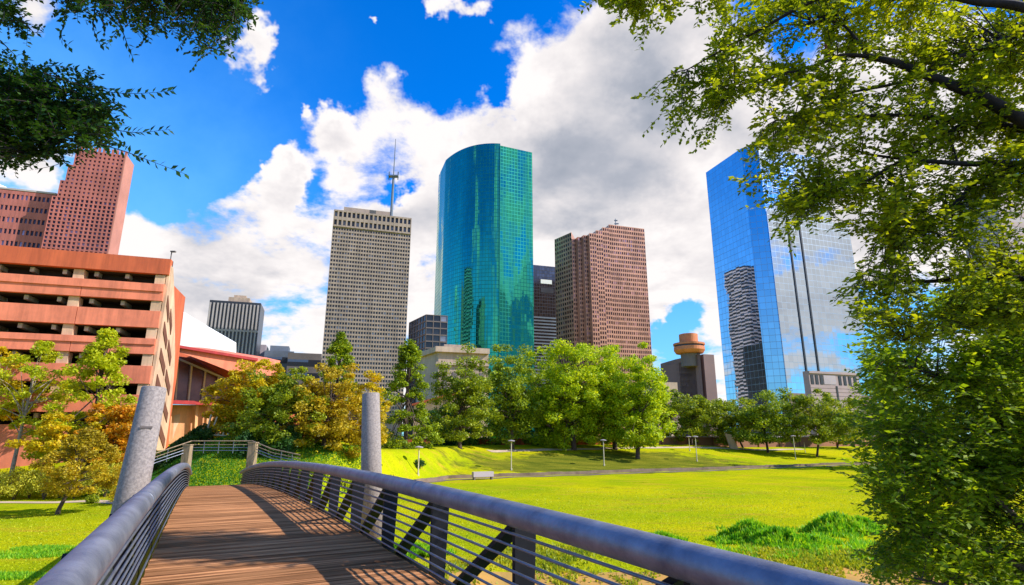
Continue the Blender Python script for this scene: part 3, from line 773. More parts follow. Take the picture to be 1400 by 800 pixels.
# --- low lilac block in front of it
a = at(1105,507,240); r = reach(a, fdir(70), 1173); d = fdir(70); nn = np.array((-d[1], d[0])); P = np.array(a[:2]); L = np.linalg.norm(np.array(r[:2])-P)
lb = thing('low_block', (a.x, a.y, BZ), 'low lilac stone block with dark slot windows in front of the blue glass tower', 'office block')
b = MB(); b.prism([tuple(P), tuple(r[:2]), tuple(np.array(r[:2])+nn*3), tuple(P+nn*3)], BZ, a.z)
b.obox(P, d, -nn, 0, L, 0, .5, a.z-1, a.z-.02)
zt = a.z
for k in range(10): b.obox(P, d, -nn, .1, L-.1, 0, .12, zt-7-k*1.6, zt-7-k*1.6+1.35)
b.build('wall', 'lilac_stone', lb)
for x_ in (.03,.12,.21,.58,.68,.78,.89):
    b = MB(); b.obox(P, d, -nn, L*x_, L*(x_+.05), .02, .2, zt-5.6, zt-1.6); b.build('window', 'dark_body', lb)
b = MB(); b.obox(P, d, -nn, L*.28, L*.52, .02, .16, zt-5.4, zt-1.6); b.build('louvre', 'tan_stone', lb)
b = MB(); b.obox(P, d, -nn, L*.5, L*.53, .13, .3, BZ, zt-6.0); b.build('downpipe', 'dark_body', lb)

# --- brown block with orange rotunda
a = at(957,484,260); l = reach(a, E2, 903); l = reach(a, fdir(-14), 903); r0 = reach(a, E1, 962); r = reach(a, E1, 976)
rb = thing('brown_block', (a.x, a.y, BZ), 'plain brown block crowned by an orange round rooftop restaurant', 'building')
d = E1; P = np.array(a[:2]); L = np.linalg.norm(np.array(r[:2])-P); g0, g1 = L*.05, L*.24
b = MB(); b.prism([tuple(l[:2]), tuple(P), tuple(P+E2*20)], BZ, a.z)
b.obox(P, E1, E2, 0, L, 4, 30, BZ, a.z-2); b.obox(P, E1, E2, g1, L, 0, 4.2, BZ, a.z)
b.build('wall', 'taupe', rb)
b = MB(); b.obox(P, E1, E2, g0, g1-.03, 2.5, 3.9, BZ, a.z+1); b.build('stair_slot', 'dark_body', rb)
rc = at(943,486,266); zc = at(943,484,266).z; s_ = scale_at(rc)
b = MB(); b.lathe((rc.x, rc.y, zc-6), [(12*s_,0),(12*s_,6)], 20); b.build('rotunda_stem', 'dark_frame', rb)
b = MB(); b.lathe((rc.x, rc.y, zc), [(12*s_,0),(18*s_,.2),(20.5*s_,1.6),(20.5*s_,3.2),(19*s_,3.3)], 32); b.build('rotunda_floor', 'rust_orange', rb)
b = MB(); b.lathe((rc.x, rc.y, zc+3.3), [(18.5*s_,0),(18.5*s_,.7)], 32); b.build('rotunda_window', 'dark_body', rb)
b = MB(); b.lathe((rc.x, rc.y, zc+4.0), [(21*s_,0),(21*s_,.9),(12.5*s_,1.2),(12.5*s_,5.2),(11*s_,5.4)], 32); b.build('rotunda_roof', 'rust_orange', rb)
# small pale block behind the big tree
block('pale_block', 896, 926, 522, 230, 'limestone', 'small pale block peeping out between the big green tree and the brown block', 'building', dep=12, bands=('taupe',3,.35,8))
# tower behind the upper right leaves
block('stone_tower', 1356, 1500, 250, 430, 'tan_stone', 'pale lilac stone tower seen through leaves at the right edge', 'tower', dep=30, bands=('lilac_stone',22,.45,5))

# --- classical limestone hall
a = at(600,476,170); P = np.array(a[:2]); l = reach(a, fdir(-30), 572); r = reach(a, E1, 668); L = np.linalg.norm(np.array(r[:2])-P)
hh = thing('stone_hall', (a.x, a.y, BZ), 'cream limestone hall with heavy cornice partly hidden by green trees', 'building')
b = MB(); b.prism([tuple(l[:2]), tuple(P), tuple(r[:2]), tuple(np.array(r[:2])+E2*30)], BZ, a.z); b.build('wall', 'limestone', hh)
b = MB(); b.obox(P, E1, E2, -1.2, L, -1.2, 1.5, a.z-1.2, a.z+.4); b.obox(P, E1, E2, -.8, L, -.8, 1.5, a.z-5, a.z-4.2); b.obox(P, E1, E2, 2, L*.6, 2, 8, a.z+.4, a.z+1.6)
dl = np.array(l[:2])-P; Ll = np.linalg.norm(dl); dl /= Ll; nl = np.array((dl[1], -dl[0])); nl = -nl if nl@P > 0 else nl
b.obox(P, dl, nl, 0, Ll, -.5, 1.0, a.z-1.15, a.z+.35); b.build('cornice', 'limestone', hh)
for k in range(5):
    b = MB(); b.obox(P, E1, -E2, L*(.1+.18*k), L*(.18+.18*k), .02, .2, a.z-16, a.z-7); b.build('window', 'dark_frame', hh)
b = MB()                          # lower raking wing
q0, q1 = at(566,556,160), at(614,536,160)
b.prism([(q0.x,q0.y),(q1.x+4,q1.y),(q1.x+4,q1.y+8),(q0.x,q0.y+8)], BZ, q0.z)
b.hexa([(q0.x,q0.y,q0.z+.01),(q1.x+4,q1.y,q0.z+.01),(q1.x+4,q1.y+8,q0.z+.01),(q0.x,q0.y+8,q0.z+.01),(q0.x,q0.y,q0.z+.3),(q1.x+4,q1.y,q1.z),(q1.x+4,q1.y+8,q1.z),(q0.x,q0.y+8,q0.z+.3)])
b.build('wing', 'cream', hh)
b = MB(); b.beam((q0.x-.5,q0.y-.3,q0.z+.5), (q1.x+4,q1.y-.3,q1.z+.2), .8, .5); b.build('coping', 'salmon_dark', hh)

# --- brick wall behind the right trees, and a terrace wall in the middle
def wallrun(name, px0, py0, px1, py1, Y0, Y1, h, m, label, cope):
    a = at(px0,py0,Y0); c = at(px1,py1,Y1); o_ = thing(name, (a.x,a.y,tz(a.x,a.y)), label, 'wall')
    b = MB(); P = np.array(a[:2]); d = np.array(c[:2])-P; L = np.linalg.norm(d); d /= L; n = np.array((-d[1], d[0]))
    zb = min(tz(a.x,a.y), tz(c.x,c.y))-1.2
    b.obox(P, d, n, 0, L, 0, .5, zb, a.z); b.build('masonry', m, o_)
    b = MB(); b.obox(P, d, n, -.1, L+.1, -.1, .6, a.z+.002, a.z+.25); b.build('coping', cope, o_)
    b = MB()
    for k in range(int(L/8)+1): b.obox(P, d, n, k*8-.4, k*8+.4, -.25, .0, zb, a.z-.05)
    b.build('pier', m, o_)
wallrun('brick_wall', 868, 598, 1200, 596, 128, 172, 3, 'brick_wall', 'long low brown brick wall behind the trees on the right', 'tan_stone')
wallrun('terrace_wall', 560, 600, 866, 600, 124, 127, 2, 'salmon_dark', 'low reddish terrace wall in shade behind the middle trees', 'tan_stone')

# --- parking garage
gc = np.array((-39.586, 63.)); GZ = 1.7
pg = thing('parking_garage', (gc[0], gc[1], -.5), 'salmon pink open-sided parking garage on the left', 'parking garage')
GL = 46.; GD = 30.; tz0 = -.8
W = E1; N = -E2                       # along the front to the right, outward normal (towards the camera)
def gbox(x0, x1, y0, y1, z0, z1, m, name, label=None):      # x along the front from the corner (negative = left), y outward
    b = MB(); b.obox(gc, W, N, x0, x1, y0, y1, z0, z1); o = b.build(name, m, pg)
    if label: o['label'] = label
    return o
bands = [(21.62,19.76),(18.58,16.64),(15.44,13.54),(12.29,10.56),(9.25,7.32),(6.1,4.2)]
for k, (zt, zb_) in enumerate(bands):
    if k == 0: gbox(-GL, 0, -.5, .35, zb_, zt, 'salmon_dark', 'roof_parapet')
    else:
        b = MB()
        for j in range(6):             # panels with a joint between them
            x1_ = -j*7.95-.03-.25; b.obox(gc, W, N, max(-GL, x1_-7.89), x1_, -.3, .25, zb_, zt)
        if k in (1, 3): b.obox(gc, W, N, -GL, -.32, .25, .42, zb_+1.05, zt-.02)
        b.build('spandrel', 'salmon', pg)
    fd_ = -float(np.interp(zb_, (0,4,9,12,16,20), (4.5,5.5,6.2,5.2,3.2,1.6)))
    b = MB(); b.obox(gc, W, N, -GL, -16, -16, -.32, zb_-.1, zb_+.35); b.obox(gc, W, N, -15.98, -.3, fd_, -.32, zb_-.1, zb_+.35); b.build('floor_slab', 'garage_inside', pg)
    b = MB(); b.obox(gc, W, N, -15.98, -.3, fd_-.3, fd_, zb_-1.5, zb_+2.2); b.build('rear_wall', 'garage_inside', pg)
    for j in range(15):                # ceiling beams
        b = MB(); b.obox(gc, W, N, -1.5-j*3, -1.1-j*3, (-15.5 if j > 4 else fd_+.05), -.5, zb_-.6, zb_-.11); b.build('ceiling_beam', 'concrete', pg)
b = MB(); b.obox(gc, W, N, -GL, -.3, -.4, .2, -1.6, 2.9); b.build('spandrel', 'salmon', pg)
for j in range(7):
    x_ = -.75-j*7.95
    if x_ < -GL: break
    gbox(x_-.62, x_+.38, -1.2, -.05 if j else .1, -1, 19.7, 'cream', 'column')
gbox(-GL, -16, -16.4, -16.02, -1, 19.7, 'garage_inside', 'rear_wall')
# right side wall with slanted ramp openings
def depth_at(px, z):                   # how far behind the corner a point of the side plane shows at column px
    return max(.3, math.hypot(*(np.array(reach(Vector((gc[0], gc[1], z)), E2, px)[:2])-gc)))
def side_poly(rows, x0, x1, m, name):
    """rows: (z, near depth, far depth) from bottom to top; a wall in the side plane with thickness x0..x1"""
    g_ = lambda x, y, z: (gc[0]+W[0]*x+E2[0]*y, gc[1]+W[1]*x+E2[1]*y, z)
    b = MB()
    for k in range(len(rows)-1):
        (za, na, fa), (zb2, nb, fb) = rows[k], rows[k+1]
        b.hexa([g_(x0,na,za),g_(x1,na,za),g_(x1,fa,za),g_(x0,fa,za),g_(x0,nb,zb2),g_(x1,nb,zb2),g_(x1,fb,zb2),g_(x0,fb,zb2)])
    return b.build(name, m, pg)
far_ = [(z, depth_at(px, z)) for z, px in ((-1,224),(4,232),(9,238),(12,239.5),(16,239),(19.2,238),(21.0,237))]
side_poly([(z, 0, f_) for z, f_ in far_], -.28, 0, 'cream', 'side_wall')
fz = [(z, depth_at(px, z)) for z, px in ((-1,228),(4,233),(9,241),(12,244.5),(16,249),(19.2,253))]
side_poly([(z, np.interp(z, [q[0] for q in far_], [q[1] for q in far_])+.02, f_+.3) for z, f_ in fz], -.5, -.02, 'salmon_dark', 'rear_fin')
for k in range(6):
    z0 = 16.6-k*2.9; fd = float(np.interp(z0, [q[0] for q in far_], [q[1] for q in far_]))
    g_ = lambda x, y, z: (gc[0]+W[0]*x+E2[0]*y, gc[1]+W[1]*x+E2[1]*y, z)
    for (ya, yb2) in ((.12*fd, .48*fd), (.58*fd, .92*fd)):
        dz_ = -(ya)*.55
        b = MB(); b.hexa([g_(.01,ya,z0+dz_),g_(.08,ya,z0+dz_),g_(.08,yb2,z0+dz_-1.7),g_(.01,yb2,z0+dz_-1.7),g_(.01,ya,z0+dz_+1.2),g_(.08,ya,z0+dz_+1.2),g_(.08,yb2,z0+dz_-.6),g_(.01,yb2,z0+dz_-.6)])
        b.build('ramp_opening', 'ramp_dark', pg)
q = at(233,356,64); lamp = MB(); lamp.tube([(q.x,q.y,21.5),(q.x,q.y,22.9)], .06, 6); lamp.box(q.x-.1,q.x+.45,q.y-.15,q.y+.15,22.9,23.05)
lamp.build('roof_lamp', 'dark_frame', pg)

# --- theatre behind the garage corner
th_o = at(262,560,76)
th = thing('theatre', (th_o.x, th_o.y, 0), 'theatre with white gable, sweeping salmon roof canopy and orange arcade', 'theatre')
def ath(x, y, Y): return at(x, y, Y+(x-236)*.055)
def slab(pxs, Y, thick, m, name, parent):          # vertical wall with an outline, given thickness
    pts = [ath(x, y, Y) for x, y in pxs]; b = MB(); n = len(pts)
    b.poly(pts); bk = [p+Vector((0,thick,0)) for p in pts]; b.poly(list(reversed(bk)))
    for k in range(n): b.quad(pts[k], pts[(k+1) % n], bk[(k+1) % n], bk[k])
    return b.build(name, m, parent)
slab([(236,420),(246,425),(280,445),(318,467),(318,483),(236,474)], 84, 1.2, 'white_wall', 'gable_wall', th)
slab([(214,482),(262,490),(312,520),(330,552),(300,552),(214,552)], 79, 1, 'dim_glass', 'glass_wall', th)
for x0, x1, yt in ((243,239,490),(262,257,497),(281,276,506),(299,294,516)):
    b = MB(); b.beam(ath(x0,yt,78.6), ath(x1,550,78.6), .22, .3); b.build('mullion', 'cream', th)
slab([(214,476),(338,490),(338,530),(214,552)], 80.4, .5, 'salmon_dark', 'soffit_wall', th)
b = MB(); b.beam(ath(238,488,78.3), ath(315,521,78.3), .3, .25); b.build('eave_trim', 'tan_stone', th)
# canopy: curved shell, thick, projecting towards the camera
b = MB(); top_l = [(232,472),(262,477),(300,483),(352,492)]; bot = [(236,486),(262,500),(288,510),(312,517),(352,512)]
tl = [ath(x, y, 74) for x, y in ((232,473),(255,476),(280,480),(305,484),(330,488),(352,493))]
bl_ = [ath(x, y, 74) for x, y in ((232,477),(255,485),(280,494),(305,504),(322,511),(352,512))]
tk = [p+Vector((0,8,1.0)) for p in tl]; bk = [p+Vector((0,6,.4)) for p in bl_]
for k in range(5):
    b.quad(tl[k],tl[k+1],bl_[k+1],bl_[k]); b.quad(tk[k],tk[k+1],tl[k+1],tl[k]); b.quad(bl_[k],bl_[k+1],bk[k+1],bk[k]); b.quad(bk[k],bk[k+1],tk[k+1],tk[k])
b.quad(tl[0],bl_[0],bk[0],tk[0]); b.quad(tl[5],tk[5],bk[5],bl_[5])
b.build('roof_canopy', 'salmon', th)
b = MB(); b.beam(ath(232,472,73.8), ath(352,492,73.8), .5, .35); b.build('roof_edge', 'red_trim', th)
b = MB(); b.beam(ath(210,549,78), ath(302,552,78), .8, .5); b.build('red_band', 'red_trim', th)
slab([(205,553),(300,554),(320,592),(205,612)], 80, 1.2, 'orange_wall', 'arcade_wall', th)
for pts in ([(238,568),(246,566),(246,600),(236,600)], [(250,578),(270,582),(272,600),(249,600)]):
    slab(pts, 79.9, .2, 'cream', 'lit_recess', th)
for x in (232, 268, 284): 
    b = MB(); b.beam(ath(x,554,79.2), ath(x-3,604,79.2), .45, .5); b.build('pillar', 'orange_wall', th)
b = MB(); b.beam(ath(300,556,79.5), ath(323,594,79.5), .6, .5); b.build('raking_edge', 'salmon_dark', th)
slab([(335,566),(420,566),(420,612),(335,612)], 86, 2, 'salmon_dark', 'rear_wall', th)

# pale timber climbing frame on the bank
q = at(297,600,60); cf = thing('timber_frame', (q.x,q.y,tz(q.x,q.y)), 'pale leaning timber frame with rungs on the bank by the theatre', 'wooden frame')
for (x0,y0,x1,y1) in ((289,567,279,602),(297,570,286,600),(300,588,296,602),(306,590,302,604),(312,592,309,604)):
    b = MB(); b.beam(at(x0,y0,60), at(x1,y1+2,60), .14, .14); b.build('leg', 'pale_paint', cf)
for (x0,y0,x1,y1) in ((284,594,313,596),(282,601,313,603),(289,586,300,588)):
    b = MB(); b.beam(at(x0,y0,59.9), at(x1,y1,59.9), .12, .12); b.build('rung', 'pale_paint', cf)

# ---------------------------------------------------------------- railing with timber posts at the landing
fr = thing('landing_railing', at(300,615,47), 'timber-posted metal railing around the landing at the far bridge end', 'railing')
pl_ = [(190,630,44),(212,620,45),(262,603,47),(345,603,47),(372,614,46),(410,622,45)]
for x0, x1_, y0, y1_, Y in ((252,263,609,645,46.8),(341,352,606,648,46.8)):
    c_ = at((x0+x1_)/2, y0, Y); s_ = scale_at(c_)
    b = MB(); b.box(c_.x-.28, c_.x+.28, c_.y-.28, c_.y+.28, tz(c_.x,c_.y)-.6, c_.z); b.build('post', 'weathered_wood', fr)
    b = MB(); b.box(c_.x-.32, c_.x+.32, c_.y-.32, c_.y+.32, c_.z+.002, c_.z+.08); b.build('post_cap', 'weathered_wood', fr)
for dzp in (0, 5, 9, 13):
    b = MB(); b.tube([at(x, y+dzp, Y) for x, y, Y in pl_], .045 if dzp == 0 else .028, 6); b.build('rail', 'weathered_wood' if dzp < 6 else 'rod_metal', fr)
for x in (230,280,300,320,385,400):
    i = [k for k in range(len(pl_)-1) if pl_[k][0] <= x <= pl_[k+1][0]][0]; f_ = (x-pl_[i][0])/(pl_[i+1][0]-pl_[i][0])
    y_ = lerp(f_, pl_[i][1], pl_[i+1][1]); Y_ = lerp(f_, pl_[i][2], pl_[i+1][2])
    c_ = at(x, y_, Y_); b = MB(); b.tube([c_, (c_.x, c_.y, c_.z-.95)], .03, 6); b.build('baluster', 'rod_metal', fr)

# ---------------------------------------------------------------- lamp posts, bench, kerb wall
def lamp(px, pytop, pybase, label, cap=True, r=.085):
    g = ground_hit(px, pybase); topz = at(px, pytop, g.y).z
    o_ = thing('lamp_post', g, label, 'lamp post', 'pale slim lamp posts along the lawn path')
    b = MB(); b.tube([(g.x,g.y,g.z-.3),(g.x,g.y,g.z+.25)], r*1.7, 10); b.tube([(g.x,g.y,g.z+.25),(g.x,g.y,topz)], [r, r*.8], 10); b.build('pole', 'pale_paint', o_)
    if cap:
        b = MB(); b.lathe((g.x,g.y,topz), [(.10,0),(.5,.06),(.52,.16),(.1,.26)], 16); b.build('lamp_head', 'tan_stone', o_)
lamp(571.5, 613, 650, 'slim lamp post just right of the upright pylon')
lamp(699, 604, 643, 'slim lamp post in front of the middle trees right of the bench')
lamp(826, 603, 637, 'slim lamp post with flat round head before the big green tree')
lamp(953, 598, 631, 'slim lamp post with flat head, right one of a close pair')
lamp(943, 598, 617, 'slim lamp post farther back, left one of a close pair', r=.07)
lamp(1088, 597, 628, 'slim lamp post with flat head before the brick wall at right')
lamp(1101, 605, 619, 'short slim post behind the rightmost lamp post', cap=False, r=.07)
g = ground_hit(660, 656); s_ = scale_at(g)
bn = thing('concrete_bench', g, 'pale concrete block bench beside the path at the lawn edge', 'bench')
b = MB(); b.obox(np.array(g[:2]), fdir(63), fdir(-27), -15*s_, 15*s_, -.3, .3, g.z+.35, g.z+.95); b.build('seat', 'tan_stone', bn)
for x_ in (-14, 12):
    b = MB(); b.obox(np.array(g[:2]), fdir(63), fdir(-27), x_*s_, (x_+2)*s_, -.25, .25, g.z-.2, g.z+.349); b.build('support', 'dark_frame', bn)
kw = [(-11,67.5),(-8.2,75.6),(68,115.2),(130,143)]
b = MB()
for k in range(len(kw)-1):
    a, c = np.array(kw[k]), np.array(kw[k+1]); n = int(np.linalg.norm(c-a)/2.5)+1
    for j in range(n):
        p, q = a+(c-a)*j/n, a+(c-a)*(j+1)/n
        z = tz(*((p+q)/2)); b.beam((p[0],p[1],z+.02), (q[0],q[1],z+.02), .35, .75)
tag(b.build('kerb_wall', 'kerb'), 'low brown edging wall along the far side of the lawn', 'wall')
g = ground_hit(1003, 614)
b = MB(); b.hexa([(g.x-.6,g.y,g.z-.3),(g.x+1.3,g.y,g.z-.3),(g.x+1.3,g.y+.4,g.z-.3),(g.x-.6,g.y+.4,g.z-.3),(g.x-1.6,g.y,g.z+3.4),(g.x-.2,g.y,g.z+3.1),(g.x-.2,g.y+.4,g.z+3.1),(g.x-1.6,g.y+.4,g.z+3.4)])
tag(b.build('leaning_slab', 'cream'), 'small pale leaning slab standing before the brick wall', 'sculpture')

# ---------------------------------------------------------------- trees in the park
def crown_points(kind, n, rx, ry, rz):
    P = []
    ph = rng.random(6)*6.28
    while len(P) < n:
        v = rng.normal(size=3); v /= np.linalg.norm(v); r = rng.random()**.42
        if kind == 'round':
            k = 1+.13*math.sin(3*math.atan2(v[1], v[0])+ph[0])+.11*math.sin(5*v[2]+ph[1])+.07*math.sin(7*math.atan2(v[1], v[0])+ph[2])
            p = v*r*k; 
            if p[2] < -.7: p[2] = -.7+(p[2]+.7)*.4
            P.append((p[0]*rx, p[1]*ry, p[2]*rz))
        elif kind == 'cone':
            h = rng.random()**1.35; tier = .80+.20*math.sin(h*22+ph[0]+2*math.sin(math.atan2(v[1],v[0])*2))
            rad = (1-h)**.62*tier*(.35+.65*r)*1.12; a = rng.random()*6.283
            P.append((rx*rad*math.cos(a), ry*rad*math.sin(a), (h*2-1)*rz))
        else:                                  # airy: a few separated clouds of leaves on limbs
            h = rng.random(); rad = math.sin(math.pi*(h*.8+.15))**.8*(.3+.7*r)*(1+.25*math.sin(6*h+ph[3])); a = rng.random()*6.283
            P.append((rx*rad*math.cos(a), ry*rad*math.sin(a), (h*2-1)*rz))
    return np.array(P)
def tree(px, x0, x1, yt, yb, Y, kind, lm, label, base=None, n=6500, leaf=.2, clumps=70, crad=.18, bark='bark', tr=None, group='park trees', name='park_tree', lean=0, cat='tree'):
    yb += 12; n = int(n*2.1); clumps = int(clumps*1.5); leaf *= .92
    gx = .18 if kind == 'cone' else .09; dx_ = (x1-x0)*gx; x0 -= dx_; x1 += dx_; yt -= 3
    c = at((x0+x1)/2, (yt+yb)/2, Y); s_ = scale_at(c); rx = (x1-x0)/2*s_; rz = (yb-yt)/2*s_*1.02; ry = rx*.95
    bx = at(px, (yt+yb)/2, Y).x; bzz = tz(bx, Y)
    root = thing(name, (bx, Y, bzz), label, cat, group)
    cc = np.array(c)
    K = crown_points(kind, clumps, rx*.95, ry*.95, rz*.93)+cc
    tr = tr or max(.10, rz*.038)
    b = MB(); topz = c.z+rz*(.7 if kind == 'cone' else .3)
    hp = [Vector((bx, Y, bzz-.3)), Vector((bx, Y, bzz+.25)), Vector((lerp(.35,bx,c.x)+lean*.2, Y, lerp(.33,bzz,topz))), Vector((lerp(.8,bx,c.x), Y, lerp(.7,bzz,topz))), Vector((c.x, Y, topz))]
    b.tube(hp, [tr*1.5, tr*1.05, tr*.85, tr*.55, tr*.12], 9)
    b.build('trunk', bark, root, smooth=True)
    b = MB(); lb_ = max(3, clumps//3)
    for q in K[:lb_]:
        f_ = rng.uniform(.25, .85); st = hp[2].lerp(hp[4], f_)
        if st.z > q[2]-.1: st = hp[2].lerp(hp[4], max(0, f_-.4))
        mid = st.lerp(Vector(q), .55)+Vector((0,0,rz*.05))
        b.tube([st, mid, Vector(q)], [tr*.32, tr*.2, tr*.06], 5, cap=False)
    b.build('limbs', bark, root, smooth=True)
    idx = rng.integers(0, len(K), n); rr = rz if kind == 'cone' else (rx*rz)**.5
    cr = (rx*rz)**.5*crad
    v = unit(n)*(rng.random((n, 1))**.5)*cr*rng.uniform(.7,1.35,(len(K),1))[idx]; v[:,2] *= .62
    P = K[idx]+v
    A_ = unit(n); A_[:,2] = A_[:,2]*.6-.15; A_ /= np.linalg.norm(A_, axis=1, keepdims=True)
    Nn = unit(n); Nn[:,2] = np.abs(Nn[:,2])+.5; B_ = np.cross(Nn, A_); B_ /= np.linalg.norm(B_, axis=1, keepdims=True)
    sz = leaf*rng.uniform(.6, 1.35, (n, 1))
    leaves('crown', lm, P, A_*sz, B_*sz*.62, root)
    return root
GT = 'trees in the park'
tree(557, 522,592,466,606, 84, 'cone','leaf_green','narrow conical green tree just right of the upright pylon', n=7000, leaf=.21, clumps=90, crad=.13)
tree(630, 590,672,482,604, 96, 'round','leaf_olive','dark olive tree in front of the cream limestone hall', n=8000, leaf=.23, clumps=90, crad=.17)
tree(700, 655,740,474,606, 106, 'round','leaf_green','rounded green tree below the teal glass tower', n=9000, leaf=.25, clumps=80)
tree(783, 722,832,456,612, 110, 'round','leaf_bright','largest bright green round tree below the pink-brown tower', n=15000, leaf=.26, clumps=130, crad=.15)
tree(838, 792,884,466,612, 114, 'round','leaf_bright','bright green tree squeezed between the two widest bright green trees', n=11000, leaf=.26, clumps=100, crad=.16)
tree(868, 836,914,480,614, 106, 'round','leaf_bright','bright yellow-green tree at the right end of the tall group', n=10000, leaf=.25, clumps=90, crad=.17)
tree(735, 705,765,520,602, 118, 'round','leaf_green','smaller shaded green tree behind the tall group', n=5000, leaf=.27)
tree(655, 590,700,560,603, 122, 'round','leaf_green','low shaded tree behind the olive tree', n=5000, leaf=.27)
tree(943, 906,985,536,598, 132, 'round','leaf_olive','olive green tree before the brown block, leftmost of the right row', n=6500, leaf=.27)
tree(1012, 962,1032,546,600, 138, 'round','leaf_olive','olive tree with a short dark trunk, second in the right row', n=5500, leaf=.28)
tree(1045, 992,1092,534,600, 130, 'round','leaf_green','broad green tree before the foot of the blue glass tower', n=8500, leaf=.27, clumps=90)
tree(1111, 1078,1168,540,600, 128, 'round','leaf_olive','rounded olive green tree before the lilac block', n=8000, leaf=.27, clumps=80)
tree(1141, 1120,1185,555,600, 150, 'round','leaf_yellowgreen','yellow-green tree at the right end of the right row', n=5000, leaf=.3)
tree(762, 715,800,505,602, 120, 'round','leaf_olive','shaded olive tree behind the largest bright green tree', n=6000, leaf=.27)
tree(822, 785,862,505,602, 122, 'round','leaf_green','shaded green tree behind the right part of the tall group', n=6000, leaf=.27)
tree(600, 572,640,560,604, 116, 'round','leaf_dark','low dark tree between the conical tree and the dark olive tree', n=4500, leaf=.25)
tree(905, 880,930,535,600, 140, 'round','leaf_green','small tree half hidden behind the bright yellow-green tree', n=4500, leaf=.27)
tree(1232, 1172,1300,505,618, 100, 'round','leaf_green','broad green tree mostly hidden behind the lower right bushy tree', n=6500, leaf=.3)
tree(1350, 1290,1430,490,618, 96, 'round','leaf_dark','dark green tree behind the bushy tree at the right picture edge', n=6500, leaf=.3)
# left and middle colour trees
tree(330, 290,362,486,610, 62, 'round','leaf_gold','golden yellow tree beside the theatre canopy', n=8500, leaf=.16, clumps=70)
tree(380, 330,436,500,640, 57, 'round','leaf_olive','broad olive-gold tree in the middle of the autumn group', n=12000, leaf=.15, clumps=110, crad=.15)
tree(372, 325,405,494,560, 60, 'round','leaf_gold','golden tree showing behind the autumn group', n=4500, leaf=.16)
tree(445, 396,505,508,632, 58, 'round','leaf_brown','brown-olive tree left of the upright pylon', n=12000, leaf=.15, clumps=110, crad=.15)
tree(461, 432,490,456,590, 66, 'cone','leaf_green','pointed green conifer rising before the gray tower', n=6500, leaf=.17, clumps=80, crad=.13)
tree(500, 472,526,508,625, 64, 'round','leaf_gold','golden tree directly behind the upright pylon', n=6500, leaf=.16)
tree(330, 296,372,560,622, 66, 'round','leaf_dark','dark green shaded tree under the golden tree', n=4500, leaf=.16)
tree(40, 0,84,466,585, 56, 'airy','leaf_yellowgreen','slender airy yellow-green tree at the left before the garage', n=4200, leaf=.15, clumps=40, bark='bark_pale')
tree(6, -36,34,478,560, 58, 'airy','leaf_gold','airy golden tree cut by the left edge of the picture', n=2600, leaf=.15, clumps=30, bark='bark_pale')
tree(138, 86,182,448,612, 55, 'cone','leaf_yellowgreen','tall pointed lime green tree before the garage corner', n=8500, leaf=.16, clumps=90, crad=.14)
tree(160, 118,196,545,628, 53, 'round','leaf_rust','orange tree just left of the leaning pylon', n=6500, leaf=.14, clumps=60)
tree(100, 52,146,566,630, 52, 'round','leaf_gold','golden low tree below the lime green tree', n=6000, leaf=.14, clumps=55)
tree(92, 74,156,592,662, 41.5, 'airy','leaf_brown','small bushy golden-brown tree standing on the left lawn', n=9000, leaf=.085, clumps=80, crad=.2, tr=.13)
for k, (x, Y, s_) in enumerate([(-46,40,1),(-52,36,1.2)]):   # off the left edge, throws its shade on the lawn
    pass
# hedges and shrubs
def shrub(c, rx, ry, rz, lm, label, n=1500, leaf=.1, group=None, name='shrub', cat='shrub'):
    root = thing(name, (c[0], c[1], c[2]), label, cat, group)
    b = MB()
    for k in range(7):
        a = k*.9; b.tube([(c[0],c[1],c[2]-.1),(c[0]+rx*.3*math.cos(a),c[1]+ry*.3*math.sin(a),c[2]+rz*.7),(c[0]+rx*.6*math.cos(a),c[1]+ry*.6*math.sin(a),c[2]+rz*1.3)], [.03,.02,.008], 5)
    b.build('stems', 'bark', root)
    K = np.array([(rx*math.cos(a)*r, ry*math.sin(a)*r, rz*(.4+1.1*h*(1-.5*r*r))) for a, r, h in zip(rng.random(26)*6.28, rng.random(26)**.5*.9, rng.random(26))])
    idx = rng.integers(0, 26, n); v = unit(n)*rng.random((n,1))**.4*min(rx, rz*1.5)*.4
    P = K[idx]+v+np.array(c); P[:,2] = np.maximum(P[:,2], c[2]+.02)
    A_ = unit(n); Nn = unit(n); Nn[:,2] = np.abs(Nn[:,2])+.4; B_ = np.cross(Nn, A_); B_ /= np.linalg.norm(B_, axis=1, keepdims=True)
    sz = leaf*rng.uniform(.6,1.3,(n,1)); leaves('foliage', lm, P, A_*sz, B_*sz*.6, root); return root
def hedge(x0, y0, x1, y1, Y0, Y1, hgt, dep, lm, label, n=6000, leaf=.11):
    """clipped-soft hedge between two photo points on the ground"""
    a, c = at(x0, y0, Y0), at(x1, y1, Y1); root = thing('hedge', (a.x, a.y, tz(a.x, a.y)), label, 'hedge')
    s = rng.random(n); X = a.x+(c.x-a.x)*s; Yy = a.y+(c.y-a.y)*s+rng.uniform(-dep, dep, n)
    top = hgt*(1+.18*np.sin(X*1.7)+.12*np.sin(X*4.1)); Z = terrain(X, Yy)+rng.random(n)**.6*top
    A_ = unit(n); B_ = np.cross(unit(n), A_); B_ /= np.linalg.norm(B_, axis=1, keepdims=True); sz = leaf*rng.uniform(.6,1.3,(n,1))
    leaves('foliage', lm, np.stack([X,Yy,Z],1), A_*sz, B_*sz*.6, root)
    b = MB()
    for k in range(12):
        f_ = (k+.5)/12; x_, y_ = a.x+(c.x-a.x)*f_, a.y+(c.y-a.y)*f_; b.tube([(x_,y_,tz(x_,y_)-.1),(x_,y_,tz(x_,y_)+hgt*.7)], .04, 5)
    b.build('stems', 'bark', root)
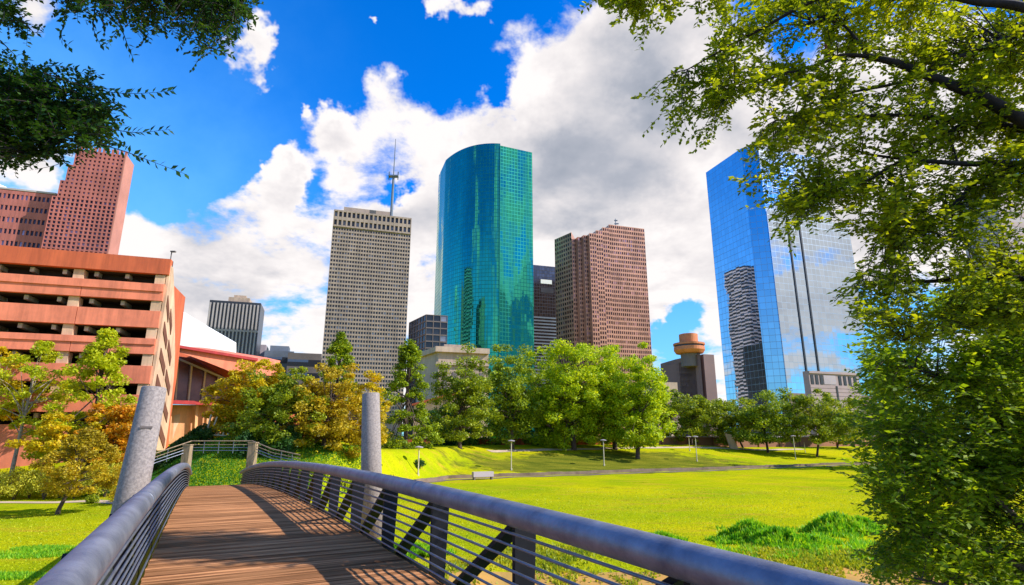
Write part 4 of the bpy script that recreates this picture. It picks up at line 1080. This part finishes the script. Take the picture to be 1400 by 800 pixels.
hedge(-40,625,150,625, 60,62, 2.3, .9, 'leaf_dark', 'dark green hedge along the foot of the parking garage', 9000, .14)
hedge(215,600,292,600, 57,60, 1.7, 1.2, 'leaf_dark', 'dark green hedge on the bank below the orange arcade', 7000, .12)
hedge(325,612,405,618, 54,55, 1.7, 1.2, 'leaf_dark', 'dark green hedge right of the landing railing', 6000, .12)
nm = ['far left','second','third','fourth','fifth','sixth','seventh','eighth','ninth','tenth']
for k in range(10):
    px_ = -20+k*20.5; Y_ = 50.3+(k % 2)*.9; q = at(px_, 670, Y_); z_ = tz(q.x, Y_)
    lab = 'yellow-green shrub at the picture edge beside the left lawn path' if k == 0 else 'yellow-green shrub beside the left lawn path, %s of the row from the left edge' % nm[k]
    shrub((q.x, Y_, z_), 1.25, 1.1, 1.45+.3*random.random(), 'leaf_pale', lab, 1700, .085, 'yellow-green shrubs beside the left lawn path')
for k, (px_, py_, Y_, r_, lm, lab) in enumerate([(440,628,52,1.2,'leaf_bright','bright green shrub under the brown-olive tree'),(472,628,54,1.3,'leaf_yellowgreen','yellow shrub left of the upright pylon'),
        (415,625,51,1.1,'leaf_olive','olive shrub by the right end of the landing railing'),(537,618,58,.9,'leaf_olive','small olive shrub right of the upright pylon'),
        (572,645,73,.8,'leaf_dark','small dark shrub at the foot of the first lamp post'),(128,683,47,.45,'leaf_olive','tiny olive shrub on the left lawn by the path'),
        (176,640,46,1.1,'leaf_brown','brown shrub directly left of the leaning pylon')]):
    q = at(px_, py_, Y_); shrub((q.x, Y_, tz(q.x, Y_)), r_, r_, r_*.85, lm, lab, 1500, .08)

# tall grass on the near bank: ground cover, one object each
def grass(name, m, pts, hgt, wd, label=None):
    P = np.array(pts); n = len(P); lean = rng.normal(0, .35, (n, 2)); h = hgt*rng.uniform(.5, 1.3, n)
    A_ = np.stack([lean[:,0]*h*.5, lean[:,1]*h*.5, h*.5], 1); th_ = rng.random(n)*6.28
    B_ = np.stack([np.cos(th_), np.sin(th_), 0*th_], 1)*wd*rng.uniform(.6,1.3,(n,1))
    P = P+A_; o = leaves(name, m, P, A_, B_); return tag(o, label, None, kind='stuff')
pts = []
while len(pts) < 42000:
    x, y = rng.uniform(-7, 40), rng.uniform(17, 36)
    e = np.interp(x, [-60,-22,-8,0,14,30,60], [9,10,20,29,28,24,16])
    if y > e+.8+1.2*math.sin(x*.6)+.6*math.sin(x*1.7): continue
    if abs(y-np.interp(x, [-8,0,14,30], [20,23.6,23.8,19])) < 1.5+.6*math.sin(x*2.3)+.3*math.sin(x*5.1) and rng.random() < .96: continue
    if math.sin(x*1.1+y*.7)+math.sin(x*.4-y*1.3)+rng.normal(0,.6) < -.4: continue
    pts.append((x, y, tz(x, y)))
grass('bank_grass', 'grass_dry', pts, .17, .055)
pts = []
for (px_, py_, r1, r2, h_) in ((1028,740,1.9,1.3,.85),(1062,746,1.7,1.2,.7),(1145,730,1.9,1.3,.95),(1175,726,1.3,1.0,.6),(1100,746,1.6,1.0,.35),(905,742,1.0,.5,.3),(560,760,1.5,.8,.4)):
    g = ground_hit(px_, py_)
    for k in range(4200):
        a = rng.random()*6.28; r = rng.random()**.6*(1+.25*math.sin(3*a+px_)+.15*math.sin(7*a)); r_ = min(1, r)
        pts.append((g.x+r1*r*math.cos(a), g.y+r2*r*math.sin(a), tz(g.x+r1*r*math.cos(a), g.y+r2*r*math.sin(a))+h_*(1-r_**1.5)*(.7+.5*math.sin(a*5+r*9))*.9-.05))
for k in range(9000):                  # loose tufts round the mounds so they run out into the bank
    px_, py_ = rng.uniform(980, 1200), rng.uniform(722, 765)
    if math.sin(px_*.13)+math.sin(py_*.31+px_*.05)+rng.normal(0,.5) < .1: continue
    g = onz(px_, py_, -3.5); pts.append((g.x, g.y, tz(g.x, g.y)-.06))
grass('tall_grass', 'grass_tall', pts, .27, .04)
pts = []
for (px_, py_, r1, r2) in ((25,760,2.5,.8),(60,752,1.5,.6),(10,790,1.5,.5)):
    g = ground_hit(px_, py_)
    for k in range(2200):
        a = rng.random()*6.28; r = rng.random()**.5; pts.append((g.x+r1*r*math.cos(a), g.y+r2*r*math.sin(a), tz(g.x, g.y)-.02))
grass('lawn_tufts', 'grass_tall', pts, .16, .02)
pts = []
while len(pts) < 70000:
    x, y = rng.uniform(-37, -8), rng.uniform(44, 64)
    e = np.interp(x, TOE[:,0], TOE[:,1])
    if y < e+.5 or y > e+15+2*math.sin(x) or rng.random() < (y-e-9)/9: continue
    if y > 57 and x > -14: continue
    pts.append((x, y, tz(x, y)-.02))
grass('shaded_bank_grass', 'grass_shaded', pts, .13, .035)  # grass blades; tree shade on the bank is put into their dark green
# short lawn blades on the nearer lawns so their surface is not a flat sheet
pts = []
while len(pts) < 70000:
    x, y = rng.uniform(-34, 34), rng.uniform(20, 62)
    if y > np.interp(x, TOE[:,0], TOE[:,1])-1 or rng.random() < (y-20)/60: continue
    if abs(x-(bu[0]/bu[1])*y) < 3 or -12 < x-(bu[0]/bu[1])*y < 0 and y > 46: pass
    pts.append((x, y, tz(x, y)-.01))
grass('lawn_grass', 'grass_dry' if False else 'leaf_yellowgreen', pts, .07, .03)

# ---------------------------------------------------------------- near foliage
def inpoly(x, y, P):
    c = False; n = len(P); j = n-1
    for i in range(n):
        if (P[i][1] > y) != (P[j][1] > y) and x < (P[j][0]-P[i][0])*(y-P[i][1])/(P[j][1]-P[i][1])+P[i][0]: c = not c
        j = i
    return c
def smoothline(pts, n=6):
    pts = [Vector(p) for p in pts]; out = []
    for k in range(len(pts)-1):
        p0, p1, p2, p3 = pts[max(k-1,0)], pts[k], pts[k+1], pts[min(k+2,len(pts)-1)]
        for j in range(n):
            s = j/n; out.append(.5*((2*p1)+(p2-p0)*s+(2*p0-5*p1+4*p2-p3)*s*s+(3*p1-p0-3*p2+p3)*s**3))
    out.append(pts[-1]); return out
def spray_tree(root, branches, poly, ntwig, nsp, lm, leaf, Yr, rad0, gap=.0, gscale=.02, bark='bark_dark', twl=.55, per=9, droop=-.15, bs_=1.5):
    """branches: polylines of (px, py, Y); twigs grow from the branches to points inside the region, each with leafy side shoots"""
    node = []; 
    for bpts, r0, r1 in branches:
        W3 = smoothline([at(*p) for p in bpts]); m = len(W3)
        b = MB(); b.tube(W3, [lerp(k/(m-1), r0*bs_, r1*bs_) for k in range(m)], 8); b.build('branch', bark, root, smooth=True)
        node += [(p, lerp(k/(m-1), r0, r1)) for k, p in enumerate(W3)]
    NP = np.array([p for p, _ in node]); 
    tw = MB(); LP, LA, LB = [], [], []
    xs_ = [p[0] for p in poly]; ys_ = [p[1] for p in poly]; cnt = 0; tries = 0
    while cnt < ntwig and tries < ntwig*60:
        tries += 1
        x, y = rng.uniform(min(xs_), max(xs_)), rng.uniform(min(ys_), max(ys_))
        if not inpoly(x, y, poly): continue
        if gap and mnoise.noise(Vector((x*gscale, y*gscale, 3.3))) < -gap*rng.uniform(.5, 1.6): continue
        q = at(x, y, rng.uniform(*Yr)); qa = np.array(q)
        d = np.linalg.norm(NP-qa, axis=1)+np.where(NP[:,0] < qa[0]-.2, 1.2, 0); i = int(np.argmin(d)); s = Vector(NP[i])
        if (q-s).length > 3.2 and rng.random() < .6: continue
        dr = (q-s); mid = s+dr*.5+Vector((0,0,dr.length*.10))+Vector(rng.normal(size=3)*.05*dr.length)
        line = smoothline([s, mid, q], 4); tw.tube(line, [lerp(k/(len(line)-1), rad0, .0025) for k in range(len(line))], 4, cap=False)
        D0 = dr.normalized()
        for k in range(nsp):
            f_ = 1-(k/nsp)*min(1, .9/max(dr.length, .3))*1.0
            o = line[min(len(line)-1, int(f_*(len(line)-1)))]+Vector(rng.normal(size=3)*.02)
            sd_ = (D0+Vector(rng.normal(size=3)*.75)+Vector((-.25,0,droop))).normalized(); ln = twl*rng.uniform(.5, 1.1)
            tw.tube([o, o+sd_*ln*.5+Vector((0,0,.02)), o+sd_*ln], [.004,.003,.0015], 3, cap=False)
            sidev = sd_.cross(Vector((0,0,1))); sidev = sidev.normalized() if sidev.length > .1 else Vector((1,0,0))
            for j in range(per):
                g_ = (j+.6)/per; sg = 1 if j % 2 else -1
                a_ = (sidev*sg*.9+sd_*.55+Vector(rng.normal(size=3)*.28)).normalized(); lz = leaf*rng.uniform(.65, 1.25)*(1-.35*abs(g_-.5))
                c_ = o+sd_*ln*g_+a_*lz*.95
                nv = (Vector((0,0,1))+Vector(rng.normal(size=3)*.45)); b_ = nv.cross(a_).normalized()
                LP.append(c_); LA.append(a_*lz); LB.append(b_*lz*.58)
        cnt += 1
    tw.build('twigs', bark, root, recalc=False)
    leaves('foliage', lm, np.array(LP), np.array(LA), np.array(LB), root, fold=.12)
    return len(LP)

# upper right tree
g = Vector((12.4, 7.0, 0)); g.z = tz(g.x, g.y)
rt = thing('overhanging_tree', g, 'large tree with light green leaves overhanging from the upper right corner', 'tree')
b = MB(); tk = smoothline([(g.x,g.y,g.z-.4),(g.x+.1,g.y+.1,-2),(g.x-.1,g.y+.2,1.5),(g.x-.3,g.y+.3,4),(g.x+.1,g.y+.2,7.5)]); b.tube(tk, [lerp(k/(len(tk)-1), .42, .14) for k in range(len(tk))], 14); b.build('trunk', 'bark', rt, smooth=True)
crotch = (1750, 330, 7.4)
BR = [([(1760,420,7.4),(1560,250,7.4),(1400,165,7.6),(1340,132,7.6),(1280,108,7.7),(1225,86,7.8),(1185,77,7.9)], .085, .030),
      ([(1185,77,7.9),(1150,76,7.9),(1120,88,8),(1060,105,8.1),(1005,125,8.2)], .024, .007),
      ([(1185,77,7.9),(1172,55,7.9),(1148,32,8),(1115,30,8)], .022, .007),
      ([(1560,250,7.4),(1400,178,7.8),(1335,170,8),(1250,158,8.2),(1150,160,8.4),(1060,165,8.6)], .045, .008),
      ([(1760,420,7.4),(1560,290,7.6),(1400,228,7.8),(1320,224,7.9),(1240,218,8.1),(1180,210,8.3)], .055, .010),
      ([(1320,168,8),(1240,215,8.2),(1180,250,8.4),(1118,275,8.5)], .028, .006),
      ([(1400,228,7.8),(1340,245,7.9),(1310,275,8),(1270,300,8.2),(1220,318,8.3)], .035, .008),
      ([(1560,60,6.8),(1400,10,7),(1330,2,7.1),(1250,-20,7.3)], .06, .02),
      ([(1250,-20,7.3),(1130,-5,7.6),(1040,40,7.9),(985,70,8.1),(940,95,8.2)], .025, .006),
      ([(1140,-30,7.4),(1000,-40,7.4),(900,-15,7.4),(850,10,7.4)], .02, .006),
      ([(1400,45,7.4),(1330,70,7.6),(1240,110,7.8),(1150,130,8),(1080,160,8.2)], .03, .006),
      ([(1500,60,7),(1400,45,7.4)], .05, .03),
      ([(1280,165,8),(1300,195,8),(1310,225,8)], .014, .010),
      ([(1760,420,7.4),(1600,400,7.8),(1450,385,8.2),(1350,380,8.5),(1250,385,8.8),(1180,375,9)], .06, .008),
      ([(1450,385,8.2),(1380,430,8.4),(1300,450,8.6),(1240,470,8.8)], .035, .007)]
POLY = [(985,40),(1010,10),(1050,-20),(1480,-20),(1480,430),(1200,470),(1165,425),(1150,392),(1195,372),(1240,366),(1215,330),(1150,318),(1120,300),(1065,318),(1040,296),(1025,262),(1012,228),
        (985,200),(945,182),(915,178),(885,140),(880,112),(905,80),(955,62)]
spray_tree(rt, BR, POLY, 960, 6, 'leaf_near', .050, (7.2, 9.4), .010, gap=.18, gscale=.016, per=10, twl=.45)
spray_tree(rt, [([(1000,-60,7.2),(900,-45,7.2),(860,-10,7.3)], .015, .006)], [(800,-20),(1050,-20),(1000,20),(930,10),(885,50),(850,30),(820,5)], 60, 5, 'leaf_near', .052, (7.0, 7.8), .007, per=9, twl=.33)
# bird on the branch
bp_ = at(1131, 68, 7.9); s_ = scale_at(bp_)
bird = thing('bird', bp_-Vector((0,0,9*s_)), 'small reddish brown bird perched upright on the bare branch', 'bird')
prof = [(.0,-.085,0),(.018,-.075,0),(.034,-.045,0),(.040,-.01,0),(.036,.03,0),(.026,.052,.005),(.022,.065,.008),(.024,.08,.01),(.018,.094,.01),(.004,.108,.004)]
b = MB(); base_ = len(b.v); n_ = 14
for r_, z_, y_ in prof:
    for j in range(n_):
        a = 6.2832*j/n_; b.v.append((bp_.x-y_+r_*math.cos(a), bp_.y+r_*1.05*math.sin(a), bp_.z+z_))
for k in range(len(prof)-1):
    for j in range(n_):
        q = k*n_+j; q2 = k*n_+(j+1) % n_; b.f.append((q, q2, q2+n_, q+n_)); b.uv += [(0,0)]*4
b.build('body', 'bird_red', bird, smooth=True)
b = MB(); b.hexa([(bp_.x+.0,bp_.y-.012,bp_.z-.15),(bp_.x+.03,bp_.y-.012,bp_.z-.15),(bp_.x+.03,bp_.y+.012,bp_.z-.15),(bp_.x+.0,bp_.y+.012,bp_.z-.15),(bp_.x-.01,bp_.y-.012,bp_.z-.05),(bp_.x+.02,bp_.y-.012,bp_.z-.05),(bp_.x+.02,bp_.y+.012,bp_.z-.05),(bp_.x-.01,bp_.y+.012,bp_.z-.05)]); b.build('tail', 'bird_red', bird)
b = MB(); b.tube([(bp_.x-.03,bp_.y,bp_.z+.08),(bp_.x-.05,bp_.y,bp_.z+.076)], [.008,.001], 8); b.build('beak', 'beak', bird)
for sx in (-.012, .012):
    b = MB(); b.tube([(bp_.x+sx,bp_.y,bp_.z-.075),(bp_.x+sx,bp_.y-.01,bp_.z-.1)], .003, 6); b.build('leg', 'beak', bird)

# lower right tree, darker and denser
q = at(1430, 820, 13.5); g = Vector((q.x, q.y, tz(q.x, q.y)))
lt = thing('bushy_tree', g, 'dense dark green bushy tree filling the lower right corner', 'tree')
b = MB()
for k, (dx, dy) in enumerate(((0,0),(-.6,.3),(.5,-.2))):
    tk = smoothline([(g.x+dx*.3,g.y+dy,g.z-.3),(g.x+dx,g.y+dy,g.z+1.6),(g.x+dx*2.2,g.y+dy*1.4,g.z+3.4),(g.x+dx*2.4,g.y+dy*2,g.z+5.5)]); b.tube(tk, [lerp(j/(len(tk)-1), .16, .04) for j in range(len(tk))], 9)
b.build('trunk', 'bark', lt, smooth=True)
BR2 = [([(1440,790,13.5),(1380,700,13),(1300,640,12.8),(1230,600,12.6)], .08, .012), ([(1440,760,13.5),(1400,620,13),(1330,540,12.6),(1240,500,12.4)], .08, .012),
       ([(1440,800,13.5),(1360,760,12.8),(1280,740,12.4),(1230,720,12.2)], .07, .012), ([(1440,700,13.5),(1430,560,13.2),(1390,470,13),(1330,420,13)], .07, .012),
       ([(1440,820,13.5),(1340,810,12),(1250,790,11.5)], .05, .01)]
P2 = [(1185,480),(1215,420),(1260,400),(1480,395),(1480,830),(1235,830),(1205,790),(1195,755),(1230,735),(1238,708),(1198,672),(1188,652),(1165,628),(1185,600),(1162,575),(1170,548),(1190,515)]
spray_tree(lt, BR2, P2, 1150, 7, 'leaf_deep', .074, (11.2, 16.5), .012, gap=.12, gscale=.02, per=10, twl=.7, bark='bark')

# left tree: dark small-leaved twigs hanging in from the left and the top
lg = Vector((-8.6, 3.2, 0)); lg.z = tz(lg.x, lg.y)
le = thing('overhanging_elm', lg, 'dark small-leaved elm hanging in at the upper left corner', 'tree')
b = MB(); tk = smoothline([(lg.x,lg.y,lg.z-.4),(lg.x+.1,lg.y,-1),(lg.x,lg.y+.1,2.5),(lg.x+.3,lg.y+.2,5.5),(lg.x+.6,lg.y+.3,8)]); b.tube(tk, [lerp(k/(len(tk)-1), .34, .1) for k in range(len(tk))], 14); b.build('trunk', 'bark', le, smooth=True)
BR3 = [([(-420,60,4.6),(-200,90,4.8),(-60,130,5),(40,150,5.1),(110,165,5.2)], .05, .006), ([(-300,-120,4.6),(-60,-90,4.7),(90,-55,4.8),(230,-25,4.9),(320,0,5)], .05, .006),
       ([(-200,90,4.8),(-80,170,4.9),(0,200,5),(60,215,5)], .03, .006), ([(-200,-60,4.8),(-60,-10,4.9),(20,15,5)], .03,.006)]
PA = [(80,-30),(350,-30),(345,12),(325,34),(300,60),(285,78),(250,55),(220,45),(200,50),(160,40),(120,22),(85,18)]
PB = [(-40,85),(60,100),(120,118),(160,150),(150,195),(90,205),(50,212),(-40,220)]
spray_tree(le, BR3[:1]+BR3[2:3], PB, 200, 6, 'leaf_elm', .029, (4.6,5.6), .004, per=13, twl=.26, gap=.7, gscale=.03, droop=-.1)
spray_tree(le, BR3[1:2]+BR3[3:], PA, 115, 6, 'leaf_elm', .030, (4.6,5.4), .004, per=12, twl=.26, gap=.6, gscale=.03, droop=-.3)
spray_tree(le, [([(-200,-10,4.7),(-60,0,4.8),(-10,10,4.8)], .02, .005)], [(-40,-20),(30,-20),(34,10),(50,28),(20,40),(-10,50),(-40,70)], 20, 5, 'leaf_elm', .030, (4.7,5.2), .004, per=12, twl=.25)
# hand-placed hanging twigs, alternate leaflets
TW = [[(60,100),(130,122),(180,128),(238,124)],[(100,165),(160,178),(190,181),(233,177)],[(130,195),(170,207),(200,218),(256,239)],[(90,120),(130,140),(150,155),(160,172)],
      [(95,-5),(88,30),(84,50),(96,66)],[(130,10),(128,40),(140,66)],[(160,20),(172,55),(182,80)],[(250,30),(290,45),(322,58)],[(270,55),(300,70),(320,76)],
      [(320,-5),(340,15),(350,30)],[(0,28),(30,30),(48,45),(55,36)],[(60,190),(80,205),(85,222),(48,232)],[(20,190),(10,215),(5,232)],[(40,95),(80,90),(122,104)],[(0,55),(15,70),(24,78)],[(170,150),(150,140),(120,150)]]
tw = MB(); LP, LA, LB = [], [], []
for k, pl2 in enumerate(TW):
    Y0 = 4.7+.05*(k % 7); L3 = smoothline([at(x, y, Y0+.04*j) for j, (x, y) in enumerate(pl2)], 8); m = len(L3)
    tw.tube(L3, [lerp(j/(m-1), .006, .0015) for j in range(m)], 4, cap=False)
    tot = sum((L3[j+1]-L3[j]).length for j in range(m-1)); nl_ = int(tot/.032)
    for j in range(nl_):
        f_ = j/nl_*(m-1); i = int(f_); p = L3[i].lerp(L3[min(i+1, m-1)], f_-i); d_v = (L3[min(i+1,m-1)]-L3[max(i-1,0)]).normalized()
        up_ = Vector((0,-.2,1)); sg = 1 if j % 2 else -1; a_ = (up_*sg*.75+d_v*.75+Vector(rng.normal(size=3)*.2)).normalized(); lz = .037*rng.uniform(.75,1.2)
        nv = Vector((0,-1,.3))+Vector(rng.normal(size=3)*.4); LP.append(p+a_*lz); LA.append(a_*lz); LB.append(nv.cross(a_).normalized()*lz*.45)
tw.build('twigs', 'bark_dark', le, recalc=False); leaves('foliage', 'leaf_elm', np.array(LP), np.array(LA), np.array(LB), le)
